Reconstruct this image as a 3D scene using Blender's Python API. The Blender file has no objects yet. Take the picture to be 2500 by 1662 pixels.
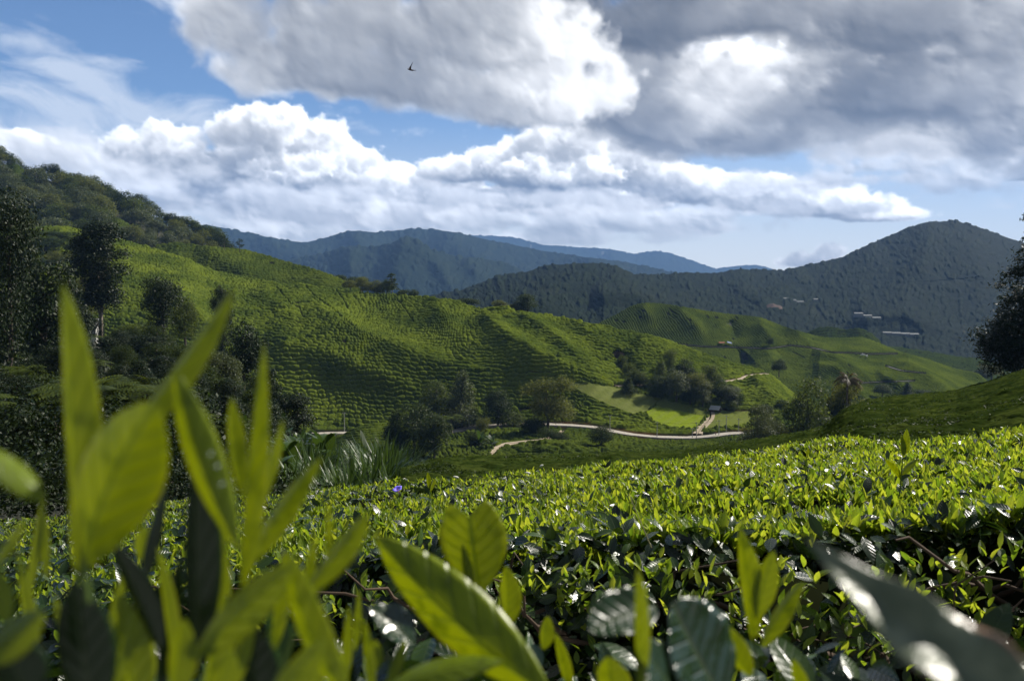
import bpy, math, random
import numpy as np
from mathutils import Vector, Matrix

random.seed(7)
RNG = np.random.default_rng(11)
SC = bpy.context.scene
COL = SC.collection

# ------------------------------------------------------------------ camera
FPX = 2500.0 * 30.0 / 36.0            # focal length in photograph pixels
PITCH = math.atan(151.0 / FPX)
CP, SP = math.cos(PITCH), math.sin(PITCH)
cam_data = bpy.data.cameras.new('camera')
cam_data.lens = 30.0
cam_data.sensor_width = 36.0
cam_data.clip_start = 0.02
cam_data.clip_end = 60000.0
cam_data.dof.use_dof = True
cam_data.dof.focus_distance = 8.0
cam_data.dof.aperture_fstop = 5.6
cam = bpy.data.objects.new('camera', cam_data)
COL.objects.link(cam)
cam.location = (0, 0, 0)
cam.rotation_euler = (math.pi / 2 - PITCH, 0, 0)
SC.camera = cam

def at(px, py, D):
    """world point seen at photograph pixel (px,py) at depth Y = D (works on arrays)"""
    x = (np.asarray(px, float) - 1250.0) / FPX
    y = (831.0 - np.asarray(py, float)) / FPX
    dy = CP + y * SP
    dz = -SP + y * CP
    D = np.asarray(D, float)
    return np.stack(np.broadcast_arrays(x / dy * D, D, dz / dy * D), -1)

# ------------------------------------------------------------------ light and view
SUN_AZ, SUN_EL = math.radians(60.0), math.radians(41.0)      # azimuth to the right of the view
sun_data = bpy.data.lights.new('sun', 'SUN')
sun_data.energy = 5.0
sun_data.angle = math.radians(0.5)
sun_data.color = (1.0, 0.94, 0.84)
sun = bpy.data.objects.new('sun', sun_data)
COL.objects.link(sun)
SUN_DIR = Vector((math.cos(SUN_EL) * math.sin(SUN_AZ), math.cos(SUN_EL) * math.cos(SUN_AZ), math.sin(SUN_EL)))
sun.rotation_euler = SUN_DIR.to_track_quat('Z', 'Y').to_euler()
sun.location = SUN_DIR * 200

SC.view_settings.view_transform = 'Standard'
SC.view_settings.look = 'None'
SC.view_settings.gamma = 1.0
SC.view_settings.exposure = 0.82
SC.cycles.use_denoising = True
SC.cycles.max_bounces = 6
SC.cycles.diffuse_bounces = 2
SC.cycles.glossy_bounces = 2
SC.cycles.transmission_bounces = 3
SC.cycles.transparent_max_bounces = 8
SC.cycles.volume_bounces = 0
SC.cycles.sample_clamp_indirect = 4.0

# ------------------------------------------------------------------ node helpers
class G:
    """small wrapper that wires math nodes"""
    def __init__(self, nt):
        self.nt = nt
    def new(self, t, **kw):
        n = self.nt.nodes.new(t)
        for k, v in kw.items():
            setattr(n, k, v)
        return n
    def put(self, sock, v):
        if v is None:
            return
        if isinstance(v, bpy.types.NodeSocket):
            self.nt.links.new(v, sock)
        else:
            sock.default_value = v
    def m(self, op, a, b=None, c=None, clamp=False):
        n = self.new('ShaderNodeMath', operation=op, use_clamp=clamp)
        for i, v in enumerate((a, b, c)):
            self.put(n.inputs[i], v)
        return n.outputs[0]
    def v(self, op, a, b=None, c=None):
        n = self.new('ShaderNodeVectorMath', operation=op)
        for i, v in enumerate((a, b, c)):
            self.put(n.inputs[i], v)
        return n.outputs['Value'] if op in ('LENGTH', 'DOT_PRODUCT', 'DISTANCE') else n.outputs['Vector']
    def scale(self, a, f):
        n = self.new('ShaderNodeVectorMath', operation='SCALE')
        self.put(n.inputs[0], a); self.put(n.inputs['Scale'], f)
        return n.outputs[0]
    def noise(self, vec, scale, detail=5.0, rough=0.55, lac=2.0, dim='3D', out='Fac', dist=0.0):
        n = self.new('ShaderNodeTexNoise', noise_dimensions=dim)
        self.put(n.inputs['Vector'], vec)
        n.inputs['Scale'].default_value = scale
        n.inputs['Detail'].default_value = detail
        n.inputs['Roughness'].default_value = rough
        n.inputs['Lacunarity'].default_value = lac
        n.inputs['Distortion'].default_value = dist
        return n.outputs[out]
    def vor(self, vec, scale, detail=2.0, rough=0.5, dim='2D', feature='SMOOTH_F1', smooth=0.6):
        n = self.new('ShaderNodeTexVoronoi', voronoi_dimensions=dim, feature=feature)
        n.normalize = True
        self.put(n.inputs['Vector'], vec)
        n.inputs['Scale'].default_value = scale
        n.inputs['Detail'].default_value = detail
        n.inputs['Roughness'].default_value = rough
        if feature == 'SMOOTH_F1':
            n.inputs['Smoothness'].default_value = smooth
        return n.outputs['Distance']
    def ss(self, x, lo, hi, t0=0.0, t1=1.0):
        n = self.new('ShaderNodeMapRange', interpolation_type='SMOOTHSTEP')
        self.put(n.inputs[0], x)
        for i, v in enumerate((lo, hi, t0, t1)):
            self.put(n.inputs[i + 1], v)
        return n.outputs[0]
    def lin(self, x, lo, hi, t0=0.0, t1=1.0):
        n = self.new('ShaderNodeMapRange', interpolation_type='LINEAR')
        self.put(n.inputs[0], x)
        for i, v in enumerate((lo, hi, t0, t1)):
            self.put(n.inputs[i + 1], v)
        return n.outputs[0]
    def mix(self, f, a, b):
        n = self.new('ShaderNodeMix', data_type='RGBA')
        self.put(n.inputs[0], f)
        for s, v in ((n.inputs[6], a), (n.inputs[7], b)):
            if isinstance(v, tuple) and len(v) == 3:
                v = (*v, 1.0)
            self.put(s, v)
        return n.outputs[2]
    def ramp(self, f, stops):
        n = self.new('ShaderNodeValToRGB')
        self.put(n.inputs[0], f)
        e = n.color_ramp.elements
        while len(e) < len(stops):
            e.new(0.5)
        for q, (p, c) in zip(e, stops):
            q.position = p
            q.color = (*c, 1.0) if len(c) == 3 else c
        return n.outputs[0]

# ------------------------------------------------------------------ world: Nishita sky with procedural cloud layers
SKY_STRENGTH = 0.075
CLOUD_GAIN = 0.82
def sky_xy(px, py):
    p = at(px, py, 1.0)
    return (math.atan2(p[0], p[1]) * FPX, math.asin(p[2] / math.sqrt(float((p * p).sum()))) * FPX)

# ------------------------------------------------------------------ clouds: puffs of density, lit by marching towards the sun
def lattice_fbm(shape, cells, octaves, rng, gain=0.5):
    """value-noise fBm on a 3-D grid, cells = size of the coarsest lattice cell in grid steps per axis; about 0..1"""
    out = np.zeros(shape, np.float32)
    amp, tot = 1.0, 0.0
    cells = [float(c) for c in cells]
    for o in range(octaves):
        a = None
        n = [int(s / c) + 3 for s, c in zip(shape, cells)]
        a = rng.random(n, dtype=np.float32)
        for ax in range(len(shape)):
            t = np.arange(shape[ax], dtype=np.float32) / cells[ax] + rng.random() * 0.99
            i = t.astype(int)
            f = t - i
            f = (f * f * f * (f * (f * 6 - 15) + 10)).astype(np.float32)
            sh = [1] * len(shape); sh[ax] = -1
            f = f.reshape(sh)
            a = np.take(a, i, ax) * (1 - f) + np.take(a, i + 1, ax) * f
        out += amp * a
        tot += amp
        amp *= gain
        cells = [max(c * 0.5, 1.0) for c in cells]
    return out / tot

def shift2(a, dx, dz):
    """a[x+dx, z+dz] with linear interpolation, edges repeated"""
    nx, nz = a.shape
    fx, fz = math.floor(dx), math.floor(dz)
    wx, wz = dx - fx, dz - fz
    ix = np.arange(nx); iz = np.arange(nz)
    x0 = np.clip(ix + fx, 0, nx - 1); x1 = np.clip(ix + fx + 1, 0, nx - 1)
    z0 = np.clip(iz + fz, 0, nz - 1); z1 = np.clip(iz + fz + 1, 0, nz - 1)
    b = a[x0] * (1 - wx) + a[x1] * wx
    return b[:, z0] * (1 - wz) + b[:, z1] * wz

def cloud_volume(box, tx, dz, nz, puffs, seed, noise, sigma, light, sundir):
    """box = (x0, x1, y0, y1) in sky units. puffs = (cx, cy, cz, rx, ry, rz, flat, small) -> (rgb premultiplied, alpha)"""
    rng = np.random.default_rng(seed)
    x0, x1, y0, y1 = box
    nx, ny = int((x1 - x0) / tx), int((y1 - y0) / tx)
    X = x0 + (np.arange(nx, dtype=np.float32) + .5) * tx
    Y = y0 + (np.arange(ny, dtype=np.float32) + .5) * tx
    Z = (np.arange(nz, dtype=np.float32) - nz / 2 + .5) * dz
    rho = np.full((nx, ny, nz), -1.0, np.float32)
    def splat(cx, cy, cz, rx, ry, rz, flat, w=1.0):
        i0, i1 = np.searchsorted(X, cx - rx * 1.5), np.searchsorted(X, cx + rx * 1.5)
        j0, j1 = np.searchsorted(Y, cy - ry * 1.5), np.searchsorted(Y, cy + ry * 1.5)
        k0, k1 = np.searchsorted(Z, cz - rz * 1.5), np.searchsorted(Z, cz + rz * 1.5)
        if i1 <= i0 or j1 <= j0 or k1 <= k0:
            return
        a = ((X[i0:i1] - cx) / rx)[:, None, None]
        b = ((Y[j0:j1] - cy) / ry)[None, :, None]
        b = np.where(b < 0, b / flat, b)
        c = ((Z[k0:k1] - cz) / rz)[None, None, :]
        d = (1.0 - np.sqrt(a * a + b * b + c * c)) * w
        v = rho[i0:i1, j0:j1, k0:k1]
        np.maximum(v, d, out=v)
    for (cx, cy, cz, rx, ry, rz, flat, small) in puffs:
        splat(cx, cy, cz, rx, ry, rz, flat)
        for n in range(small):
            t = rng.random() * 2 * math.pi
            u = rng.uniform(-0.35, 1.0)
            s = math.sqrt(max(0, 1 - u * u)) * rng.uniform(.75, 1.0)
            px, py, pz = math.cos(t) * s, u * rng.uniform(.8, 1.0), math.sin(t) * s
            if py < 0:
                py *= flat
            r = rng.uniform(.14, .36)
            splat(cx + px * rx * .92, cy + py * ry * .92, cz + pz * rz * .92, r * rx ** .5 * ry ** .5, r * rx ** .4 * ry ** .6 * 0.95, r * rz, .85, .55)
    f1 = lattice_fbm((nx, ny, nz), (noise['size'] / tx, noise['size'] / tx / noise.get('stretch', 1.0), noise['size'] / dz), noise['oct'], rng, noise.get('gain', .52))
    rho = rho + (f1 - .5) * noise['amp']
    if noise.get('billow'):
        f2 = lattice_fbm((nx, ny, nz), (noise['bsize'] / tx, noise['bsize'] / tx, noise['bsize'] / dz), 3, rng, .5)
        rho -= np.abs(f2 - .5) * 2 * noise['billow'] - noise['billow'] * .25
    rho = np.clip(rho / noise['edge'], 0, 1) * sigma
    # optical depth towards the sun, swept row by row from the top
    sx, sy, sz = sundir
    tau = np.zeros_like(rho)
    dl = tx / sy
    for j in range(ny - 2, -1, -1):
        t = tau[:, j + 1, :] + rho[:, j + 1, :] * dl
        tau[:, j, :] = shift2(t, sx / sy, sz / sy * tx / dz)
    # vertical depth above and below, for the light of sky and ground
    up = np.cumsum(rho[:, ::-1, :], 1)[:, ::-1, :] * tx
    L = light['sun'] * (np.exp(-tau * light['k1']) * .62 + np.exp(-tau * light['k2']) * .38)
    A = light['amb'] * (np.exp(-up * light['k3']) * .75 + .25)
    acc = np.zeros((nx, ny, 3), np.float32)
    T = np.ones((nx, ny), np.float32)
    zm = np.zeros((nx, ny), np.float32)
    cs = np.array(light['suncol'], np.float32); ca = np.array(light['ambcol'], np.float32)
    for k in range(nz):
        a = 1 - np.exp(-rho[:, :, k] * dz)
        w = (T * a)[..., None]
        acc += w * (L[:, :, k, None] * cs + A[:, :, k, None] * ca)
        T *= 1 - a
        zm += w[..., 0] * Z[k]
    # billows: parts of the front that face the sun side are brighter than those turned away
    zm = zm / np.maximum(1 - T, .05)
    rel = np.zeros_like(zm)
    for r in (1, 3, 7):
        rel += (np.roll(zm, -r, 0) - np.roll(zm, r, 0)) / (2 * r * tx) * sx + (np.roll(zm, -r, 1) - np.roll(zm, r, 1)) / (2 * r * tx) * sy
    rel = np.clip(rel / 3 * light.get('relief', .13), -.38, .30) * (1 - T)
    acc = acc * (1 + rel)[..., None]
    return acc, 1 - T, X, Y

SKX, SKY0, SKY1, SKT = 1650.0, -120.0, 1300.0, 2.0          # the cloud picture spans these angles (units of 1/FPX rad)

def resample(img, X, Y, XX, YY):
    """bilinear look-up of img[x, y] on the grid XX, YY, zero outside"""
    fx = (XX - X[0]) / (X[1] - X[0]); fy = (YY - Y[0]) / (Y[1] - Y[0])
    ix = np.clip(np.floor(fx).astype(int), 0, len(X) - 2); iy = np.clip(np.floor(fy).astype(int), 0, len(Y) - 2)
    wx = np.clip(fx - ix, 0, 1).astype(np.float32); wy = np.clip(fy - iy, 0, 1).astype(np.float32)
    if img.ndim == 3:
        wx = wx[..., None]; wy = wy[..., None]
    o = (img[ix, iy] * (1 - wx) + img[ix + 1, iy] * wx) * (1 - wy) + (img[ix, iy + 1] * (1 - wx) + img[ix + 1, iy + 1] * wx) * wy
    inside = (fx >= 0) & (fx <= len(X) - 1) & (fy >= 0) & (fy <= len(Y) - 1)
    return o * (inside[..., None] if img.ndim == 3 else inside)

def make_clouds():
    sd = Vector((SUN_DIR.x, SUN_DIR.z, SUN_DIR.y))       # right, up, away
    sd = (sd.x, sd.y, sd.z)
    def P(px, py, cz, rx, ry, rz=None, flat=.6, small=26):
        cx, cy = sky_xy(px, py)
        return (cx, cy, cz, rx, ry, rz or rx * .7, flat, small)
    nx, ny = int(2 * SKX / SKT), int((SKY1 - SKY0) / SKT)
    gx = -SKX + (np.arange(nx) + .5) * SKT
    gy = SKY0 + (np.arange(ny) + .5) * SKT
    XX, YY = np.meshgrid(gx, gy, indexing='ij')
    XX = XX.astype(np.float32); YY = YY.astype(np.float32)
    rgb = np.zeros((nx, ny, 3), np.float32); al = np.zeros((nx, ny), np.float32)
    def over(c, a):
        nonlocal rgb, al
        rgb = rgb * (1 - a[..., None]) + c
        al = al * (1 - a) + a
    rng = np.random.default_rng(5)
    # thin wisps at the upper left
    def ell(px, py, rx, ry):
        cx, cy = sky_xy(px, py)
        return np.clip(1 - np.sqrt(((XX - cx) / rx) ** 2 + ((YY - cy) / ry) ** 2), 0, 1)
    wf = lattice_fbm((nx, ny), (90, 26), 6, rng, .6)
    slope = lattice_fbm((nx, ny), (160, 90), 3, rng)
    sh = np.clip((np.arange(ny)[None, :] + (slope - .5) * 120 + np.arange(nx)[:, None] * .12), 0, ny - 1).astype(int)
    wf = np.take_along_axis(wf, sh, 1)
    m = np.zeros_like(XX)
    for e in [(50, 100, 190, 60), (130, 170, 190, 50), (260, 150, 140, 30), (150, 250, 380, 90), (420, 290, 420, 70), (90, 320, 330, 110), (470, -5, 190, 60), (860, 300, 130, 40), (700, 100, 160, 50)]:
        m = np.maximum(m, ell(*e))
    a = np.clip((wf - .5) * 2.6 + m * 1.3 - .42, 0, 1) * np.clip(m * 3, 0, 1) * .62
    over(a[..., None] * np.array((.70, .73, .76), np.float32), a.astype(np.float32))
    # cumulus heads
    light = dict(sun=1.28, k1=.40, k2=.060, amb=.20, k3=.16, suncol=(1, .985, .95), ambcol=(.93, .96, 1.0))
    heads = [P(320, 395, 0, 78, 66), P(410, 380, 10, 95, 76), P(480, 430, 20, 90, 60), P(595, 340, 0, 74, 76), P(680, 345, -10, 95, 80), P(770, 375, 20, 92, 78), P(690, 430, 0, 180, 70), P(845, 425, 10, 105, 64), P(930, 455, 20, 125, 56), P(1015, 480, 10, 125, 50),
             P(1110, 425, 10, 110, 38), P(1225, 405, 0, 95, 50), P(1330, 362, -10, 72, 58), P(1405, 372, -20, 96, 66), P(1360, 430, -20, 190, 54), P(1510, 400, 0, 105, 56), P(1610, 440, 10, 120, 50), P(1700, 470, 10, 130, 44), P(1800, 475, 0, 150, 48),
             P(1930, 490, 0, 150, 44), P(2050, 505, 10, 125, 40), P(2150, 528, 10, 110, 24), P(1975, 637, 20, 60, 22, flat=.8), P(2022, 620, 30, 42, 26, flat=.8), P(1930, 641, 30, 40, 14, flat=.8), P(560, 460, 30, 180, 56, flat=.9), P(350, 465, 30, 130, 50, flat=.9), P(110, 400, 40, 90, 40, flat=.9), P(70, 355, 40, 60, 36), P(1120, 490, 30, 200, 36, flat=.9), P(1400, 490, 30, 240, 40, flat=.9), P(900, 515, 40, 240, 34, flat=.9), P(700, 500, 30, 170, 44, flat=.9)]
    c, al_, X, Y = cloud_volume((-1350, 1350, 20, 470), 2.0, 7.0, 50, heads, 8, dict(size=64, stretch=1.15, oct=7, amp=1.1, edge=.34, gain=.64, billow=.46, bsize=36), .12, light, sd)
    over(resample(c, X, Y, XX, YY), resample(al_, X, Y, XX, YY))
    # low bank far away, pale
    light = dict(sun=.62, k1=.6, k2=.12, amb=.34, k3=.16, suncol=(1, .98, .94), ambcol=(.95, .97, 1.0))
    bank = [P(600, 560, 60, 420, 46, 160, .5, 40), P(900, 545, 30, 330, 44, 120, .5, 40), P(1250, 545, 0, 330, 40, 120, .5, 40), P(350, 535, 40, 260, 50, 120, .6, 40), P(480, 520, 60, 240, 50, 100, .6, 30),
            P(700, 520, 40, 280, 52, 120, .6, 40), P(1000, 525, 50, 260, 50, 100, .6, 40), P(860, 480, 0, 90, 30, 60, .7, 24), P(620, 478, 0, 110, 34, 60, .7, 24), P(1250, 492, 0, 120, 28, 60, .7, 24), P(1480, 500, 0, 150, 28, 60, .7, 24), P(410, 486, 0, 100, 30, 60, .7, 24), P(1560, 545, 30, 260, 30, 90, .5, 30), P(1850, 520, 20, 260, 24, 80, .5, 30), P(1330, 575, 30, 120, 24, 60, .7, 20), P(1545, 583, 20, 70, 26, 50, .7, 16),
            P(1760, 560, 20, 130, 24, 60, .6, 20), P(2350, 430, 40, 210, 60, 90, .7, 40), P(2480, 400, 0, 150, 70, 90, .7, 40), P(2250, 400, 40, 190, 40, 90, .6, 30), P(100, 380, 60, 150, 50, 80, .7, 30), P(250, 450, 60, 200, 60, 80, .7, 30),
            P(2150, 440, 60, 300, 26, 90, .7, 30), P(820, 585, 30, 360, 26, 90, .6, 30), P(1180, 590, 30, 300, 20, 90, .6, 30), P(560, 570, 30, 260, 36, 90, .6, 30), P(1450, 560, 30, 330, 26, 90, .6, 30), P(400, 550, 20, 200, 40, 90, .6, 30)]
    c, al_, X, Y = cloud_volume((-1400, 1400, 20, 430), 3.0, 10.0, 40, bank, 3, dict(size=90, stretch=1.8, oct=6, amp=3.6, edge=.9, gain=.60, billow=.6, bsize=46), .034, light, sd)
    over(resample(c, X, Y, XX, YY) * .88, resample(al_, X, Y, XX, YY) * .88)
    # the thick deck overhead on the right: seen from below, bright where thin
    light = dict(sun=2.0, k1=.38, k2=.092, amb=.16, k3=.09, suncol=(1, .985, .955), ambcol=(.97, .98, 1.0))
    veil = [P(1700, 180, 0, 360, 100, 60, .9, 30), P(2050, 190, 0, 380, 110, 60, .9, 30), P(2350, 120, 0, 260, 80, 60, .9, 30), P(1500, 200, 0, 200, 120, 60, .9, 20), P(1850, 320, 0, 380, 70, 60, .8, 30), P(2300, 340, 0, 300, 60, 60, .8, 30)]
    c, al_, X, Y = cloud_volume((-200, 1500, 250, 800), 2.6, 12.0, 16, veil, 51, dict(size=120, stretch=1.3, oct=7, amp=1.3, edge=.5, gain=.62), .05, dict(light, sun=1.25, k1=.4, k2=.06, amb=.30), sd)
    over(resample(c, X, Y, XX, YY), resample(al_, X, Y, XX, YY))
    deck = [P(1350, 220, 0, 230, 120, 130, .7), P(1500, 60, -40, 260, 70, 170, .8), P(1800, 50, -60, 460, 66, 230, .8, 40), P(2200, 30, -60, 460, 90, 230, .8, 40), P(2470, 120, -40, 140, 80, 150, .8), P(1620, 200, 20, 300, 130, 90, .8, 40), P(1640, 320, -40, 170, 70, 190, .6, 30), P(1800, 230, 30, 260, 90, 80, .8, 30), P(2280, 240, -80, 240, 70, 260, .6, 30), 
            P(1620, 330, -30, 170, 70, 130, .6), P(1800, 350, 0, 240, 60, 110, .7), P(1950, 260, 0, 280, 110, 150, .7), P(2250, 230, -50, 290, 80, 220, .6, 40), P(2450, 240, -50, 220, 90, 220, .6), 
            P(1480, 310, 0, 140, 60, 90, .7), P(2000, -150, -60, 900, 150, 240, 1.0, 60), P(2200, 270, 20, 420, 80, 110, .8, 30), P(1650, 280, 20, 280, 90, 100, .8, 30), P(1380, 90, 20, 260, 140, 90, .9, 30), P(1690, 312, -190, 64, 46, 34, .7, 30), P(1750, 328, -185, 70, 26, 34, .7, 26), P(2700, 200, -20, 300, 200, 200, 1.0, 40), P(1500, -500, 0, 1500, 300, 250, 1.0, 60), P(1900, 170, 60, 420, 70, 36, .8, 30), P(2350, 100, 60, 200, 50, 30, .8, 20)]
    c, al_, X, Y = cloud_volume((-500, 1650, 200, 1300), 2.6, 13.0, 40, deck, 21, dict(size=170, stretch=1.5, oct=8, amp=2.4, edge=.70, gain=.64, billow=.6, bsize=100), .044, light, sd)
    over(resample(c, X, Y, XX, YY), resample(al_, X, Y, XX, YY))
    # the big bright cloud in front of it, left of the middle, and the small white puff
    light = dict(sun=1.25, k1=.32, k2=.075, amb=.21, k3=.12, suncol=(1, .985, .955), ambcol=(.96, .98, 1.0))
    big = [P(590, 60, 0, 120, 110, 90, .9), P(540, 20, 20, 80, 90, 60, .9), P(650, 150, 0, 130, 90, 90, .8), P(760, 110, -20, 150, 110, 110, .8), P(890, 60, 0, 130, 90, 100, .9), P(900, 190, -10, 190, 76, 110, .7), P(1060, 210, 0, 200, 90, 110, .7), P(1030, 90, 0, 190, 110, 120, .8), P(1200, 90, 0, 210, 150, 130, .8),
           P(1090, -40, 0, 200, 80, 110, .9), P(1240, 230, 0, 200, 90, 110, .7), P(1360, 130, 30, 150, 130, 60, .8), P(1430, 220, 40, 130, 90, 50, .8), P(1340, 260, 20, 170, 60, 90, .7), P(700, 40, 20, 90, 70, 70, .9), P(1100, -180, -20, 600, 120, 200, 1.0, 60), P(640, -60, 0, 150, 80, 90)]
    c, al_, X, Y = cloud_volume((-850, 700, 300, 1000), 2.5, 10.0, 46, big, 33, dict(size=130, stretch=1.1, oct=8, amp=1.6, edge=.50, gain=.64, billow=.62, bsize=74), .038, light, sd)
    over(resample(c, X, Y, XX, YY), resample(al_, X, Y, XX, YY))
    # fade out at the sides of the picture
    fade = np.clip((SKX - np.abs(XX)) / 250, 0, 1) * np.clip((SKY1 - YY) / 200, 0, 1)
    return np.dstack([rgb * fade[..., None], al * fade])

def build_world():
    w = bpy.data.worlds.new('World')
    SC.world = w
    w.use_nodes = True
    nt = w.node_tree
    nt.nodes.clear()
    g = G(nt)
    sky = g.new('ShaderNodeTexSky', sky_type='NISHITA')
    sky.sun_disc = False
    sky.sun_elevation = SUN_EL
    sky.sun_rotation = SUN_AZ
    sky.altitude = 1400.0
    sky.air_density = 1.0
    sky.dust_density = 0.6
    sky.ozone_density = 1.6
    # the computed clouds, as radiance (premultiplied) and coverage over azimuth and elevation
    data = make_clouds()
    nx, ny, _ = data.shape
    img = bpy.data.images.new('clouds', nx, ny, alpha=True, float_buffer=True)
    img.colorspace_settings.name = 'Non-Color'
    img.alpha_mode = 'CHANNEL_PACKED'
    img.pixels.foreach_set(np.ascontiguousarray(data.transpose(1, 0, 2), dtype=np.float32).ravel())
    img.update()
    img.pack()
    dirv = g.new('ShaderNodeTexCoord').outputs['Generated']
    s = g.new('ShaderNodeSeparateXYZ'); g.put(s.inputs[0], g.v('NORMALIZE', dirv))
    az = g.m('MULTIPLY', g.m('ARCTAN2', s.outputs[0], s.outputs[1]), FPX)
    el = g.m('MULTIPLY', g.m('ARCSINE', s.outputs[2]), FPX)
    c = g.new('ShaderNodeCombineXYZ')
    g.put(c.inputs[0], g.lin(az, -SKX, SKX)); c.inputs[1].default_value = 0
    g.put(c.inputs[1], g.lin(el, SKY0, SKY1))
    for n in (c.inputs[0], c.inputs[1]):
        n.links[0].from_node.clamp = False
    tex = g.new('ShaderNodeTexImage', image=img, interpolation='Cubic', extension='CLIP')
    g.put(tex.inputs[0], c.outputs[0])
    K = CLOUD_GAIN / SKY_STRENGTH
    base = g.v('MULTIPLY', sky.outputs[0], SKY_TINT)
    base = g.mix(g.ss(el, -30.0, 420.0, 0.82, 0.0), base, tuple(v * K for v in SKY_HORIZON))
    # unseen grey overcast added overhead and behind the viewer, to neutralise the fill
    over = g.m('MULTIPLY', g.m('MAXIMUM', g.ss(el, 1000.0, 1700.0), g.ss(g.m('ABSOLUTE', az), 1500.0, 2300.0)), .65)
    base = g.mix(over, base, tuple(v * K for v in (.20, .205, .21)))
    base = g.v('ADD', g.scale(base, g.m('SUBTRACT', 1.0, tex.outputs['Alpha'])), g.scale(tex.outputs['Color'], K))
    bg = g.new('ShaderNodeBackground')
    g.put(bg.inputs[0], base)
    bg.inputs[1].default_value = SKY_STRENGTH
    out = g.new('ShaderNodeOutputWorld')
    nt.links.new(bg.outputs[0], out.inputs[0])
    w.cycles.sampling_method = 'MANUAL'
    w.cycles.sample_map_resolution = 512
SKY_TINT = (0.62, 0.74, 0.88)
SKY_HORIZON = (0.86, 0.84, 0.78)
build_world()

# ------------------------------------------------------------------ numpy helpers
def hash2(i, j, seed):
    h = (i.astype(np.int64) * 374761393 + j.astype(np.int64) * 668265263 + seed * 1442695041) & 0xffffffff
    h = ((h ^ (h >> 13)) * 1274126177) & 0xffffffff
    return ((h ^ (h >> 16)) & 0xffffff) / float(0x1000000)

def vnoise(x, y, seed=0):
    i, j = np.floor(x), np.floor(y)
    u, v = x - i, y - j
    u = u * u * u * (u * (u * 6 - 15) + 10); v = v * v * v * (v * (v * 6 - 15) + 10)
    a, b = hash2(i, j, seed), hash2(i + 1, j, seed)
    c, d = hash2(i, j + 1, seed), hash2(i + 1, j + 1, seed)
    return (a * (1 - u) + b * u) * (1 - v) + (c * (1 - u) + d * u) * v

def fbm(x, y, octaves=4, seed=0, gain=.5):
    s, a, t = 0, 1.0, 0
    for o in range(octaves):
        s = s + a * vnoise(x, y, seed + o * 17); t += a
        x, y, a = x * 2.03 + 5.1, y * 2.03 + 1.7, a * gain
    return s / t

def worley(x, y, seed=0):
    """distance to the nearest jittered cell point, and a random number of that cell"""
    i, j = np.floor(x), np.floor(y)
    best = np.full(np.shape(x), 9.0); rid = np.zeros(np.shape(x))
    for di in (-1, 0, 1):
        for dj in (-1, 0, 1):
            a, b = i + di, j + dj
            d = np.hypot(a + hash2(a, b, seed) - x, b + hash2(a, b, seed + 1) - y)
            k = d < best
            best = np.where(k, d, best); rid = np.where(k, hash2(a, b, seed + 2), rid)
    return best, rid

def polyline_dist(px, py, line):
    best = np.full(np.shape(px), 1e9)
    for (ax, ay), (bx, by) in zip(line[:-1], line[1:]):
        dx, dy = bx - ax, by - ay
        t = np.clip(((px - ax) * dx + (py - ay) * dy) / (dx * dx + dy * dy + 1e-9), 0, 1)
        best = np.minimum(best, np.hypot(px - ax - t * dx, py - ay - t * dy))
    return best

def in_poly(px, py, poly):
    ins = np.zeros(np.shape(px), bool)
    n = len(poly)
    for k in range(n):
        (ax, ay), (bx, by) = poly[k], poly[(k + 1) % n]
        c = ((ay > py) != (by > py)) & (px < (bx - ax) * (py - ay) / (by - ay + 1e-12) + ax)
        ins ^= c
    return ins

def gsmooth(a, s):
    if s <= 0:
        return a
    r = int(s * 3) + 1
    k = np.exp(-.5 * (np.arange(-r, r + 1) / s) ** 2); k /= k.sum()
    return np.convolve(np.pad(a, r, mode='edge'), k, 'valid')

def raw_mesh(name, verts, faces, attrs=None, smooth=True):
    """mesh from arrays; faces (n,k) all of one size"""
    verts = np.asarray(verts, np.float32); faces = np.asarray(faces, np.int32)
    me = bpy.data.meshes.new(name)
    n, k = faces.shape
    me.vertices.add(len(verts)); me.vertices.foreach_set('co', verts.ravel())
    me.loops.add(n * k); me.loops.foreach_set('vertex_index', faces.ravel())
    me.polygons.add(n); me.polygons.foreach_set('loop_start', np.arange(0, n * k, k, dtype=np.int32))
    me.polygons.foreach_set('use_smooth', np.full(n, smooth))
    for a, val in (attrs or {}).items():
        at_ = me.attributes.new(a, 'FLOAT', 'POINT')
        at_.data.foreach_set('value', np.asarray(val, np.float32).ravel())
    me.update(calc_edges=True)
    return me

def grid_faces(r, c):
    i = (np.arange(r - 1)[:, None] * c + np.arange(c - 1)[None, :]).ravel()
    return np.stack([i, i + 1, i + c + 1, i + c], 1)

def link(name, me, mat=None, parent=None):
    o = bpy.data.objects.new(name, me)
    COL.objects.link(o)
    if mat is not None and me is not None:
        me.materials.clear(); me.materials.append(mat)
    if parent is not None:
        o.parent = parent
    return o

def tag(o, label=None, cat=None, group=None, kind=None):
    for k, v in (('label', label), ('category', cat), ('group', group), ('kind', kind)):
        if v:
            o[k] = v
    return o

def thing(name, label, cat, loc=(0, 0, 0), group=None):
    o = bpy.data.objects.new(name, None); COL.objects.link(o)
    o.location = loc
    o.empty_display_size = .2
    return tag(o, label, cat, group)

def normals_of(P):
    du = np.gradient(P, axis=1); dv = np.gradient(P, axis=0)
    n = np.cross(du, dv)
    n /= np.linalg.norm(n, axis=-1, keepdims=True) + 1e-12
    n[n[..., 2] < 0] *= -1
    return n

# ------------------------------------------------------------------ materials
def material(name):
    m = bpy.data.materials.new(name)
    m.use_nodes = True
    m.node_tree.nodes.clear()
    return m, G(m.node_tree)

def finish(g, shader):
    o = g.new('ShaderNodeOutputMaterial')
    g.nt.links.new(shader, o.inputs[0])

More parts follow.
